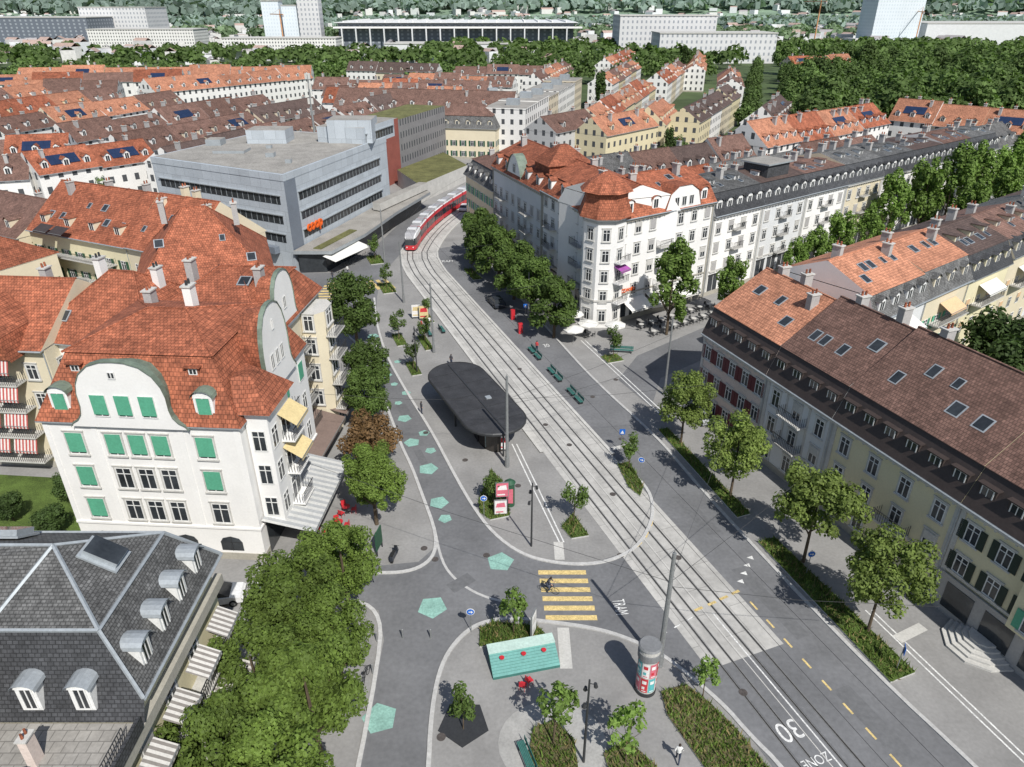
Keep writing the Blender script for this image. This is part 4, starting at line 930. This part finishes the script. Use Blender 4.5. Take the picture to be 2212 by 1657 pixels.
for j in range(ny-1):
    for i in range(nx-1): k=j*nx+i;fs_.append((k,k+1,k+nx+1,k+nx))
me=bpy.data.meshes.new('hills');me.from_pydata(vs,[],fs_);me.uv_layers.new(name='UVMap');me.materials.append(hm);me.polygons.foreach_set('use_smooth',[True]*len(fs_));S('hills',me)
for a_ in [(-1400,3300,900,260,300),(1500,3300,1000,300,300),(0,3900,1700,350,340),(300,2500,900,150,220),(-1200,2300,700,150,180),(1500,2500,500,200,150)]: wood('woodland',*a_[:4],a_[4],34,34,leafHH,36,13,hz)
# ---------------------------------------------------------------- kiosk shelter
ks=E('tram_shelter','tram stop shelter with large oval black roof over glass kiosks','shelter',(-4.2,69.7),rad(25))
def oval(w,l,n=14):
    r=w/2;pts=[]
    for i in range(n+1): a=math.pi*i/n;pts.append((r*math.cos(a),l/2-r+r*math.sin(a)))
    for i in range(n+1): a=math.pi+math.pi*i/n;pts.append((r*math.cos(a),-l/2+r+r*math.sin(a)))
    return pts
b=MB();b.prism(oval(6.9,17.8),3.25,3.45,dsteel,black)
b.frus(oval(6.9,17.8),3.45,oval(6.7,17.6),3.55,dsteel);b.poly([(*p_,3.5) for p_ in oval(6.7,17.6)],black);b.box(-.08,-8.4,3.5,.08,8.4,3.58,dsteel)
for y in(-6,-3,0,3,6): b.box(-3,y,3.501,-.09,y+.05,3.53,dsteel);b.box(.09,y,3.501,3,y+.05,3.53,dsteel)
b.box(.8,-1.6,3.502,1.4,-1,3.66,zinc);P('roof',b,ks)
bg=mat('bronze_glass',(.035,.03,.026),.2,spec=.6)
for y in(-4.0,4.2):
    b=MB();b.prism([(x*.6,yy+y) for x,yy in oval(4.4,5.8)],0,3.2,bg)
    for a in range(12): b.tube((1.38*math.cos(a*.52),y+2.6*math.sin(a*.52),0),(1.38*math.cos(a*.52),y+2.6*math.sin(a*.52),3.2),.05,.05,dsteel,5)
    P('kiosk',b,ks)
for x,y in((-2.4,0),(2.4,0),(0,-7.8),(0,7.8)): b=MB();b.tube((x,y,0),(x,y,3.25),.1,.1,dsteel,8);P('column',b,ks)
b=MB();b.box(-1.5,-.25,.42,1.5,.25,.48,tealb);b.box(-1.3,-.2,0,-1.2,.2,.42,dsteel);b.box(1.2,-.2,0,1.3,.2,.42,dsteel);P('bench',b,ks,(0,0,0),(0,0,rad(90)))
# ---------------------------------------------------------------- tram
tramw=mat('tram_white',(.68,.68,.68),.35,.03,1,spec=.5);tgrey=mat('tram_roof_grey',(.33,.33,.34),.5,.1,1)
tr=E('tram','long red and white articulated tram rounding the bend','tram',(0,0))
path=[p_ for p_ in tl if p_[1]>129.5]
def along(path,d):
    for a,b_ in zip(path,path[1:]):
        l=math.dist(a,b_)
        if d<=l: return (a[0]+(b_[0]-a[0])*d/l,a[1]+(b_[1]-a[1])*d/l)
        d-=l
    return path[-1]
for i in range(7):
    p0=along(path,.3+i*6.1);p1=along(path,.3+i*6.1+5.7);rz=math.atan2(p1[1]-p0[1],p1[0]-p0[0]);l=math.dist(p0,p1);m_=MB();hw=1.17
    f=1.3 if i==0 else 0
    def sec(x,w,zt): return [(x,-w,.3),(x,-w,1.15),(x,-w,2.5),(x,-w*.93,zt-.15),(x,-w*.8,zt),(x,w*.8,zt),(x,w*.93,zt-.15),(x,w,2.5),(x,w,1.15),(x,w,.3)]
    secs=[sec(0,hw,3.3),sec(l,hw,3.3)] if not f else [sec(0,hw*.72,2.3),sec(.35,hw*.88,2.9),sec(1.3,hw,3.3),sec(l,hw,3.3)]
    cl=[redp,glass,redp,tramw,tgrey,tramw,redp,glass,redp]
    if i==0: cl=[redp,glass,tramw,tramw,tgrey,tramw,tramw,glass,redp]
    for A_,B_ in zip(secs,secs[1:]):
        for k in range(9): m_.poly([A_[k],A_[k+1],B_[k+1],B_[k]],cl[k])
    e0=secs[0];m_.poly([e0[0],e0[1],e0[8],e0[9]],redp);m_.poly([e0[1],e0[2],e0[7],e0[8]],glass);m_.poly([e0[2],e0[3],e0[4],e0[5],e0[6],e0[7]],tramw if i==0 else redp);m_.poly(secs[-1],rubber)
    for x in np.arange(1.6,l-.3,1.4): m_.box(x,-hw-.01,.4,x+.12,hw+.01,2.5,redp)
    bo=P('tram_body',m_,tr,(*p0,.05),(0,0,rz))
    m_=MB();m_.box(.8+f,-.75,3.31,l-.8,.75,3.6,tgrey);m_.box(1.2+f,-.85,3.305,2.4+f,.85,3.7,tramw);P('roof_equipment',m_,tr,(*p0,.05),(0,0,rz))
    if i==0:
        for s_ in(-.6,.6): m_=MB();m_.tube((-.06,s_,.8),(.05,s_,.8),.12,.12,framew,8);P('headlight',m_,tr,(*p0,.05),(0,0,rz))
    if i<6:
        p2=along(path,.3+(i+1)*6.1);m_=MB();m_.box(0,-1.05,.4,math.dist(p1,p2),1.05,3.2,rubber);P('bellows',m_,tr,(*p1,.05),(0,0,math.atan2(p2[1]-p1[1],p2[0]-p1[0])))
# ---------------------------------------------------------------- street furniture
def pole(x,y,h,r=.13,lab='tall grey steel catenary pole beside the tram tracks'):
    e=E('catenary_pole',lab,'pole',(x,y),0,'catenary poles');b=MB();b.tube((0,0,0),(0,0,h),r*1.25,r*.8,steel,10);b.tube((0,0,0.005),(0,0,1.2),r*1.6,r*1.6,steel,10);P('pole',b,e)
    b=MB();b.tube((0,0,h),(0,0,h+.25),r*.3,.02,steel,6);P('finial',b,e)
pole(10.6,35.7,10.5,.17);pole(-.5,60.7,10.5,.15);pole(-10.7,88,10,.12);pole(-17.3,106.5,10,.12);pole(-23.4,126,10,.12);pole(18.6,76,10,.12);pole(-8,131,10,.12);pole(2.5,100,9,.1)
def lamp(x,y,h,rz=0):
    e=E('street_lamp','slender dark street lamp post with spotlights','street lamp',(x,y),rz,'street lamps');b=MB();b.tube((0,0,0),(0,0,h),.09,.06,dsteel,8);P('post',b,e)
    for z,a in((h-.3,0),(h-1,2),(h-1.7,4)): b=MB();b.tube((0,0,z),(.35*math.cos(a),.35*math.sin(a),z-.1),.03,.03,dsteel,5);b.tube((.35*math.cos(a),.35*math.sin(a),z),(.4*math.cos(a),.4*math.sin(a),z-.3),.1,.13,dsteel,8);P('lamp_head',b,e)
lamp(4.5,28.3,7.5);lamp(1.7,48.5,6.8);lamp(-12.3,82,6.5)
wire=mat('wire',(.06,.06,.06),.5)
def wirem(pts,r=.018,lab='thin overhead tram wire'):
    b=MB()
    for a,c_ in zip(pts,pts[1:]): b.tube(a,c_,r,r,wire,4,False)
    T('overhead_wire',b,lab,'wire')
for o_ in(0,2.75): wirem([(x,y,6.1) for x,y in off(tl,o_)],.015)
for a,c_ in [((10.6,35.7,8),(24.5,48,8.5)),((10.6,35.7,8),(-20,50,9)),((10.6,35.7,8.1),(21,58,8.5)),((-.5,60.7,8),(20.5,62,9)),((-.5,60.7,8),(18.6,76,8)),((-.5,60.7,8),(-19,60,9)),((18.6,76,8),(-4,88,7.5)),((-10.7,88,8),(6,94,8)),((-17.3,106.5,8),(-3,112,8)),((-.5,60.7,7.4),(12,69,6.2)),((10.6,35.7,7.6),(27,33,8.5))]:
    m_=tuple((a[i]+c_[i])/2-(0.35 if i==2 else 0) for i in range(3));wirem([a,m_,c_],.015,'thin overhead span wire')
ac=E('advertising_column','round advertising column with posters and grey domed cap','advertising column',(9.25,33.7))
posters=[mat('poster_pink',(.6,.15,.2),.5),mat('poster_white',(.72,.7,.68),.5),mat('poster_teal',(.1,.4,.42),.5),mat('poster_red',(.5,.04,.05),.5)]
b=MB();b.tube((0,0,0),(0,0,3.85),.68,.68,lightc,24);b.tube((0,0,0.004),(0,0,.3),.74,.74,dsteel,24);P('column',b,ac)
b=MB();b.tube((0,0,3.35),(0,0,3.9),.78,.78,capm,24);b.tube((0,0,3.905),(0,0,4.3),.72,.72,lightc,24);b.tube((0,0,4.305),(0,0,4.42),.8,.7,capm,24);P('cap',b,ac)
for i in range(8):
    for j,z in enumerate((.45,1.85)):
        a0=i*math.pi/4+.04;b=MB();n=5;m_=posters[(i*3+j*2)%4]
        for k in range(n): a1=a0+k*.14;a2=a0+(k+1)*.14;b.poly([(.695*math.cos(a1),.695*math.sin(a1),z),(.695*math.cos(a2),.695*math.sin(a2),z),(.695*math.cos(a2),.695*math.sin(a2),z+1.3),(.695*math.cos(a1),.695*math.sin(a1),z+1.3)],m_)
        for zz,hh,mm,k0_,k1_ in((z+.8,.3,shirtw if m_ is not posters[1] else posters[3],1,4),(z+.3,.25,posters[(i+j)%4],1,3),(z+.1,.08,posters[1] if m_ is not posters[1] else posters[0],1,4)):
            for k in range(k0_,k1_): a1=a0+k*.14;a2=a0+(k+1)*.14;b.poly([(.705*math.cos(a1),.705*math.sin(a1),zz),(.705*math.cos(a2),.705*math.sin(a2),zz),(.705*math.cos(a2),.705*math.sin(a2),zz+hh),(.705*math.cos(a1),.705*math.sin(a1),zz+hh)],mm)
        P('poster',b,ac)
bn=E('sloping_bench','long teal platform bench with three small red round stools','bench',(.85,35.9),rad(13))
b=MB();b.poly([(-2.45,-.95,.25),(2.45,-.95,.25),(2.45,.55,1.0),(-2.45,.55,1.0)],teal);b.poly([(-2.45,-.95,0),(2.45,-.95,0),(2.45,-.95,.25),(-2.45,-.95,.25)],tealb)
for s_ in(-2.45,2.45): b.poly([(s_,-.95,0),(s_,.95,0),(s_,.95,1.0),(s_,.55,1.0),(s_,-.95,.25)],tealb)
for i in range(1,8):
    t=i/8;y0=-.95+1.5*t;z0_=.25+.75*t+.004;b.poly([(-2.44,y0-.012,z0_-.006),(2.44,y0-.012,z0_-.006),(2.44,y0+.012,z0_+.006),(-2.44,y0+.012,z0_+.006)],tealb)
b.poly([(-2.45,.95,0),(2.45,.95,0),(2.45,.95,1.0),(-2.45,.95,1.0)],tealb);P('slatted_deck',b,bn)
b=MB();b.box(-2.47,.45,1.003,2.47,1.35,1.06,mint);P('back_shelf',b,bn)
for x in(-1.6,0,1.5):
    b=MB();b.tube((x,.05,.6),(x,.05,.9),.05,.05,redp,8);b.tube((x,.05,.9),(x,.05,.96),.17,.18,redp,16);P('stool',b,bn)
CH={}
def chair(x,y,rz,m=redp):
    if m.name not in CH:
        b=MB();b.box(-.22,-.22,.43,.22,.22,.47,m);c_=MB();c_.box(-.22,.18,.471,.22,.21,.85,m);d=MB();d.tube((0,0,0),(0,0,.43),.018,.018,m,5)
        CH[m.name]=(b.build('seat'),c_.build('backrest'),d.build('leg'))
    s_,b_,l_=CH[m.name]
    e=E('chair','red metal outdoor chair' if m is redp else 'dark metal cafe chair','chair',(x,y),rz,'outdoor chairs');P('seat',s_,e);P('backrest',b_,e)
    for s1 in(-.2,.2):
        for s2 in(-.2,.2): P('leg',l_,e,(s1,s2,0))
chair(.75,33.7,2.8);chair(1.2,34.1,2.2)
def bench(x,y,rz,l=2.4,m=tealb,grp='green street benches'):
    e=E('bench','dark green slatted street bench','bench',(x,y),rz,grp);b=MB()
    for i in range(5): b.box(-l/2,-.25+i*.1,.43,l/2,-.17+i*.1,.46,m)
    P('seat',b,e);b=MB()
    for i in range(4): b.box(-l/2,.27,.52+i*.1,l/2,.3,.6+i*.1,m)
    P('backrest',b,e)
    for s_ in(-1,1): b=MB();b.box(s_*(l/2-.3)-.03,-.25,0,s_*(l/2-.3)+.03,.3,.429,dsteel);b.box(s_*(l/2-.3)-.03,.301,.3,s_*(l/2-.3)+.03,.33,.92,dsteel);P('leg',b,e)
sa=math.atan2(TY,TX)
for s_ in(61.9,59.8,55.2,53.1,49.2,47.1):
    c=st(s_,6.7);bench(c[0],c[1],sa+math.pi,1.8)
bench(15,88,rad(-8),3.2);bench(.9,28.4,rad(-70),2.2);bench(-12,94,sa,2.2);bench(-10.2,95.2,sa,2.2);bench(-17.7,40.8,.1,2)
def bollard(x,y): b=MB();b.tube((0,0,0),(0,0,.9),.07,.06,steel,10);b.tube((0,0,.901),(0,0,.94),.06,.02,steel,10);T('bollard',b,'slim grey steel bollard','bollard',(x,y),group='bollards across the lane')
for x,y in((-10.1,37.9),(-8.2,38.2),(-6.1,38.2),(-9.9,35)): bollard(x,y)
def rsign(x,y,h=2.5,kind='round',rz=0,lab='round blue traffic sign with white arrow on a grey post'):
    e=E('traffic_sign',lab,'traffic sign',(x,y),rz,'traffic signs');b=MB();b.tube((0,0,0),(0,0,h),.035,.035,steel,8);P('post',b,e)
    b=MB()
    if kind=='round': b.tube((0,-.05,h-.35),(0,-.08,h-.35),.32,.32,framew,20);b.tube((0,-.081,h-.35),(0,-.09,h-.35),.28,.28,blue,20);b.box(-.14,-.1,h-.39,.1,-.092,h-.31,framew);b.poly([(.05,-.103,h-.5),(.2,-.103,h-.35),(.05,-.103,h-.2)],framew)
    else: b.box(-.3,-.08,h-.65,.3,-.05,h-.0,blue);b.poly([(-.2,-.09,h-.55),(.2,-.09,h-.55),(0,-.09,h-.15)],framew)
    P('sign_plate',b,e)
rsign(-3.1,38.8,rz=rad(0));rsign(-2.6,52.6);rsign(24.6,45,2.6);rsign(12.8,58.4,2.8,'round',rad(-20));rsign(11.6,63.6,2.8,'sq',lab='square blue pedestrian crossing sign on a post');rsign(2,99,2.8,'sq',lab='square blue pedestrian crossing sign on a post');rsign(27.5,35.3,2.4,'sq',rad(70),lab='blue street name sign on a post')
b=MB();b.box(-.7,-.05,.6,.7,.05,2.4,dgsh);b.box(-.66,-.04,0,-.58,.04,.599,dsteel);b.box(.58,-.04,0,.66,.04,.599,dsteel);T('notice_board',b,'dark green notice board on two short posts','notice board',(-11.5,47.8),rad(80))
def panel(x,y,rz,w,h,m1,m2,lab='free-standing poster panel with colourful adverts',z=.3):
    e=E('poster_panel',lab,'advertising panel',(x,y),rz,'poster panels');b=MB();b.box(-w/2-.06,-.06,z-.05,w/2+.06,.06,z+h+.06,steel);P('frame',b,e)
    b=MB();b.poly([(-w/2,-.065,z),(w/2,-.065,z),(w/2,-.065,z+h),(-w/2,-.065,z+h)],m1);b.poly([(-w/2+.1,-.07,z+h*.5),(w/2-.1,-.07,z+h*.5),(w/2-.2,-.07,z+h*.85),(-w/2+.2,-.07,z+h*.8)],m2);b.poly([(-w/2+.1,-.07,z+h*.1),(w/2-.3,-.07,z+h*.1),(w/2-.3,-.07,z+h*.2),(-w/2+.1,-.07,z+h*.2)],m2);P('poster',b,e)
    for q in(-w/2,w/2-.08): b=MB();b.box(q,-.04,0,q+.08,.04,z-.051,dsteel);P('leg',b,e)
panel(-2.3,64.2,.3,1.1,1.7,posters[2],posters[1]);panel(-1.1,63.6,-.1,1.1,1.7,posters[1],posters[3]);panel(-.9,53.2,.1,1.1,1.5,posters[0],posters[1],z=1.9);panel(-1.05,52.7,.1,1.1,1.5,posters[1],posters[0])
panel(1.6,38.5,1.2,.9,2.0,framew,lightc,'slim information stele with white sheet');panel(-14.5,100,.1,1.3,2,posters[1],awyl);panel(-13.3,99.5,.1,1.3,2,awyl,posters[3])
b=MB();b.tube((0,0,0),(0,0,2.6),.45,.45,dgsh,16);b.tube((0,0,2.601),(0,0,2.9),.55,.2,dgsh,16);b.box(-.3,-.47,.5,.3,-.4,2.1,posters[0]);T('advertising_column',b,'small dark green poster column on the tram island','advertising column',(-.2,54.4))
for x,y in((.1,99.7),(1.2,94.5)):
    e=E('ticket_machine','red ticket machine on the tram platform','ticket machine',(x,y),sa+1.57,'ticket machines');b=MB();b.box(-.3,-.22,0,.3,.22,1.6,redp);P('housing',b,e);b=MB();b.box(-.2,-.24,1.0,.2,-.221,1.4,glass);P('screen',b,e)
def umbrella(x,y,m=awwh,r=1.5):
    e=E('parasol','pale parasol over a cafe table','parasol',(x,y),RN.uniform(0,1),'cafe parasols');b=MB();b.tube((0,0,0),(0,0,2.6),.03,.03,steel,6);P('pole',b,e)
    pts=[(r*math.cos(a*math.pi/4),r*math.sin(a*math.pi/4)) for a in range(8)];b=MB();b.frus(pts,2.25,sca(pts,.02),2.75,m);b.frus(pts,2.1,pts,2.25,m);P('canopy',b,e)
for x,y in((10.8,93),(14.6,92.5),(9,96.5),(8.6,91)): umbrella(x,y)
def table(x,y,m=lightc):
    e=E('cafe_table','small round cafe table','table',(x,y),0,'cafe tables');b=MB();b.tube((0,0,.72),(0,0,.75),.38,.38,m,12);P('table_top',b,e);b=MB();b.tube((0,0,0.03),(0,0,.72),.03,.03,dsteel,6);b.tube((0,0,0),(0,0,.029),.22,.22,dsteel,10);P('pedestal',b,e)
    for a in(0,2.1,4.2):
        chair(x+.7*math.cos(a),y+.7*math.sin(a),a-1.57,dsteel if m is lightc else m)
for i in range(8): x,y=19+i*1.7,96.2+i*1.15;table(x,y);table(x-1+2.4,y-2.4)
for x,y in((11,93.3),(14.4,92.6),(9.2,96.4)): table(x,y)
for x,y in((-15.9,49),(-15.7,51),(-15.5,53.2),(-17.5,50)): table(x,y,redp)
def car(x,y,rz,m,lab,s=1):
    e=E('parked_car',lab,'car',(x,y),rz,'parked cars',s)
    prof=[(-2.1,.35),(-2.15,.75),(-1.9,.95),(-1.2,1.0),(1.0,.98),(1.95,.85),(2.15,.65),(2.1,.35)]
    b=MB();n=len(prof)
    b.poly([(x_,-.88,z) for x_,z in prof],m);b.poly([(x_,.88,z) for x_,z in prof][::-1],m)
    for i in range(n): (xa,za),(xb,zb)=prof[i],prof[(i+1)%n];b.poly([(xa,-.88,za),(xb,-.88,zb),(xb,.88,zb),(xa,.88,za)],m)
    P('body',b,e);b=MB();b.frus([(-1.85,-.82),(1.15,-.82),(1.15,.82),(-1.85,.82)],.96,[(-1.35,-.65),(.35,-.65),(.35,.65),(-1.35,.65)],1.42,glass);P('window',b,e)
    b=MB();b.box(-1.4,-.66,1.421,.4,.66,1.46,m);P('roof',b,e)
    for sx in(-1.35,1.35):
        for sy in(-.8,.8): P('wheel',CWm,e,(sx,sy,.32))
    for sy in(-.6,.6): b=MB();b.box(2.08,sy-.15,.6,2.16,sy+.15,.75,framew);P('headlight',b,e)
wm=MB();wm.tube((0,-.12,0),(0,.12,0),.32,.32,rubber,14);wm.tube((0,-.13,0),(0,.13,0),.18,.18,steel,10);CWm=wm.build('wheel')
car(-2.5,105.5,sa,card,'dark car parked under the trees');car(-19.5,41.7,rad(100),carw,'white car parked behind the trees');car(-23.5,42,rad(10),carw,'white car parked by the yard wall');car(21.5,70.5,sa,carg,'silver car parked beside the terrace');car(-11,165,rad(80),carw,'white car driving beside the tram')
for i in range(9):
    c=rr((24,91.5),3+i*6.2);car(c[0]+3.5,c[1]-3.5,rad(36.9),[card,carg,carw,card][i%4],['dark','silver','white','dark'][i%4]+' car parked along the side street')
def wheelm(r=.33):
    b=MB();n=16
    for i in range(n):
        a0,a1=2*math.pi*i/n,2*math.pi*(i+1)/n;b.tube((r*math.cos(a0),0,r*math.sin(a0)),(r*math.cos(a1),0,r*math.sin(a1)),.02,.02,rubber,5,False)
        if i%2==0:b.tube((0,0,0),(r*math.cos(a0),0,r*math.sin(a0)),.004,.004,steel,3,False)
    return b.build('wheel')
WB=wheelm()
def bicycle(x,y,rz,lab='dark bicycle standing on the paving',grp=None):
    e=E('bicycle',lab,'bicycle',(x,y),rz,grp);P('wheel',WB,e,(-.52,0,.35));P('wheel',WB,e,(.52,0,.35));b=MB()
    for p_,q_ in[((-.52,0,.34),(-.1,0,.3)),((-.1,0,.3),(-.22,0,.85)),((-.22,0,.8),(.35,0,.85)),((-.1,0,.3),(.35,0,.8)),((.35,0,.95),(.52,0,.34)),((-.52,0,.34),(-.22,0,.8))]: b.tube(p_,q_,.018,.018,dsteel,5)
    P('frame',b,e);b=MB();b.box(-.34,-.07,.88,-.1,.07,.93,rubber);P('saddle',b,e);b=MB();b.tube((.33,-.28,1),(.33,.28,1),.014,.014,dsteel,5);P('handlebar',b,e);return e
cyx,cyy,cyr=3.0,42.9,rad(-22)
bicycle(cyx,cyy,cyr,'dark bicycle ridden over the yellow crossing');bicycle(-10.3,34.5,1.4,'bicycle leaning beside the lane');
for i in range(6): bicycle(-30.3+i*.7,123.5+i*1.7,.3,'bicycle parked outside the shop','parked bicycles')
mo=E('motor_scooter','dark motor scooter parked on the pavement','motor scooter',(-10.1,47),rad(80))
for x in(-.6,.6): b=MB();b.tube((x,-.06,.27),(x,.06,.27),.27,.27,rubber,14);P('wheel',b,mo)
b=MB();b.frus([(-.85,-.15),(.1,-.18),(.1,.18),(-.85,.15)],.35,[(-.8,-.12),(0,-.12),(0,.12),(-.8,.12)],.8,card);b.box(.1,-.17,.3,.5,.17,.42,card);b.frus([(.4,-.2),(.6,-.2),(.6,.2),(.4,.2)],.425,[(.35,-.12),(.5,-.12),(.5,.12),(.35,.12)],1.0,card);P('body',b,mo)
b=MB();b.box(-.75,-.13,.8,.0,.13,.88,rubber);P('seat',b,mo);b=MB();b.tube((.4,-.33,1.05),(.4,.33,1.05),.02,.02,dsteel,5);P('handlebar',b,mo)
# ---------------------------------------------------------------- people
def person(x,y,rz,lab,top=shirtw,leg=denim,pose='stand',z=0):
    if pose=='bike':
        J=dict(pel=(-.2,0,.98),ch=(.02,0,1.36),nk=(.08,0,1.5),hd=(.14,0,1.62),ht=(.15,0,1.74),sl=(.03,.18,1.4),el=(.2,.22,1.2),hl=(.36,.22,1.04),sr=(.03,-.18,1.4),er=(.2,-.22,1.2),hr=(.36,-.22,1.04),pl=(-.18,.1,.94),kl=(.18,.12,.72),al=(-.02,.12,.32),fl=(.12,.12,.26),pr=(-.18,-.1,.94),kr=(.12,-.12,.55),ar=(-.15,-.12,.16),fr=(0,-.12,.12))
    else:
        a=.22 if pose=='walk' else .02
        J=dict(pel=(0,0,.95),ch=(0,0,1.3),nk=(0,0,1.48),hd=(.02,0,1.6),ht=(.02,0,1.72),sl=(0,.18,1.4),el=(-a*.5,.24,1.12),hl=(a*.5,.26,.86),sr=(0,-.18,1.4),er=(a*.3,-.24,1.12),hr=(a*1.2,-.26,.9),pl=(0,.09,.9),kl=(a*.8,.1,.5),al=(a,.1,.08),fl=(a+.15,.1,.04),pr=(0,-.09,.9),kr=(-a*.3,-.1,.5),ar=(-a*1.3,-.1,.1),fr=(-a*1.3+.15,-.1,.05))
    rd=dict(pel=.14,ch=.15,nk=.06,hd=.1,ht=.08,sl=.065,el=.045,hl=.035,sr=.065,er=.045,hr=.035,pl=.1,kl=.065,al=.045,fl=.04,pr=.1,kr=.065,ar=.045,fr=.04)
    Ed=[('pel','ch',top),('ch','nk',top),('nk','hd',skin),('hd','ht',hairm),('ch','sl',top),('sl','el',top),('el','hl',skin),('ch','sr',top),('sr','er',top),('er','hr',skin),('pel','pl',leg),('pl','kl',leg),('kl','al',leg),('al','fl',rubber),('pel','pr',leg),('pr','kr',leg),('kr','ar',leg),('ar','fr',rubber)]
    ks_=list(J);me=bpy.data.meshes.new('person');me.from_pydata([J[k] for k in ks_],[(ks_.index(a),ks_.index(b)) for a,b,_ in Ed],[])
    o=bpy.data.objects.new('tmp',me);COL.objects.link(o);md=o.modifiers.new('s','SKIN')
    for i,k in enumerate(ks_): o.data.skin_vertices[0].data[i].radius=(rd[k],rd[k]*(.9 if k in('pel','ch') else 1))
    o.data.skin_vertices[0].data[0].use_root=True
    o.modifiers.new('ss','SUBSURF').levels=1;bpy.context.view_layer.update()
    m2=bpy.data.meshes.new_from_object(o.evaluated_get(bpy.context.evaluated_depsgraph_get()));bpy.data.objects.remove(o)
    ml=[];m2.materials.clear()
    for _,_,m_ in Ed:
        if m_ not in ml: ml.append(m_);m2.materials.append(m_)
    for p_ in m2.polygons:
        best=9;c=p_.center
        for a,b_,m_ in Ed:
            A_=Vector(J[a]);B_=Vector(J[b_]);t=max(0,min(1,(c-A_).dot(B_-A_)/(B_-A_).length_squared));d=(c-(A_+(B_-A_)*t)).length-rd[a]*.5
            if d<best: best=d;p_.material_index=ml.index(m_)
        p_.use_smooth=True
    if not m2.uv_layers: m2.uv_layers.new(name='UVMap')
    T('person',m2,lab,'person',(x,y,z),rz)
person(cyx,cyy,cyr,'person in dark clothes riding a bicycle',shirtd,denim,'bike')
person(10.4,28.3,1.2,'person in white shirt walking',shirtw,denim,'walk')
person(-10.5,71.4,.5,'person in blue trousers standing beside the shelter',shirtd,denim)
person(-13.2,95.5,.5,'person in red top walking on the island',shirtr,denim,'walk');person(-12.2,96.8,2,'person in pale top standing on the island',shirtw,denim)
person(-31,117,1,'person in dark clothes walking near the crossing',shirtd,denim,'walk');person(3.4,88.2,1,'person in red standing by a bench',shirtr,denim)
person(-8,84,1,'person waiting on the platform',shirtd,denim);person(-29,120,1,'person walking outside the shop',shirtw,denim,'walk')
sheet('lawn',[(-60,36),(-37.5,36),(-37.5,58),(-60,60)],.02,grass)
sheet('lawn',[(50,50),(80,60),(100,110),(60,84),(43,68)],.02,grass)
for x,y in((-41,50),(-44,46),(-40,44),(-46,52),(-42,55)): tree('court',x,y,.35,lab='small garden tree beside the white house')
# ---------------------------------------------------------------- light, camera
el=rad(48);az=(.42,-.907)
sun=bpy.data.lights.new('sun','SUN');sun.energy=5.0;sun.angle=rad(.5);sun.color=(1,.968,.915)
so=link(bpy.data.objects.new('sun',sun));so.rotation_euler=Vector((-az[0]*math.cos(el),-az[1]*math.cos(el),-math.sin(el))).to_track_quat('-Z','Y').to_euler()
w=bpy.data.worlds.new('World');sc.world=w;w.use_nodes=True;nt=w.node_tree
sk=nt.nodes.new('ShaderNodeTexSky');sk.sky_type='NISHITA';sk.sun_disc=False;sk.sun_elevation=el;sk.sun_rotation=math.atan2(az[0],az[1])
nt.links.new(sk.outputs[0],nt.nodes['Background'].inputs[0]);nt.nodes['Background'].inputs[1].default_value=.1
cam=bpy.data.cameras.new('camera');cam.lens=36*1535/2212;cam.clip_end=20000;co=link(bpy.data.objects.new('camera',cam));co.location=(0,0,42);co.rotation_euler=(rad(90-28),0,0);sc.camera=co
sc.view_settings.view_transform='Standard';sc.view_settings.look='None';sc.view_settings.exposure=0
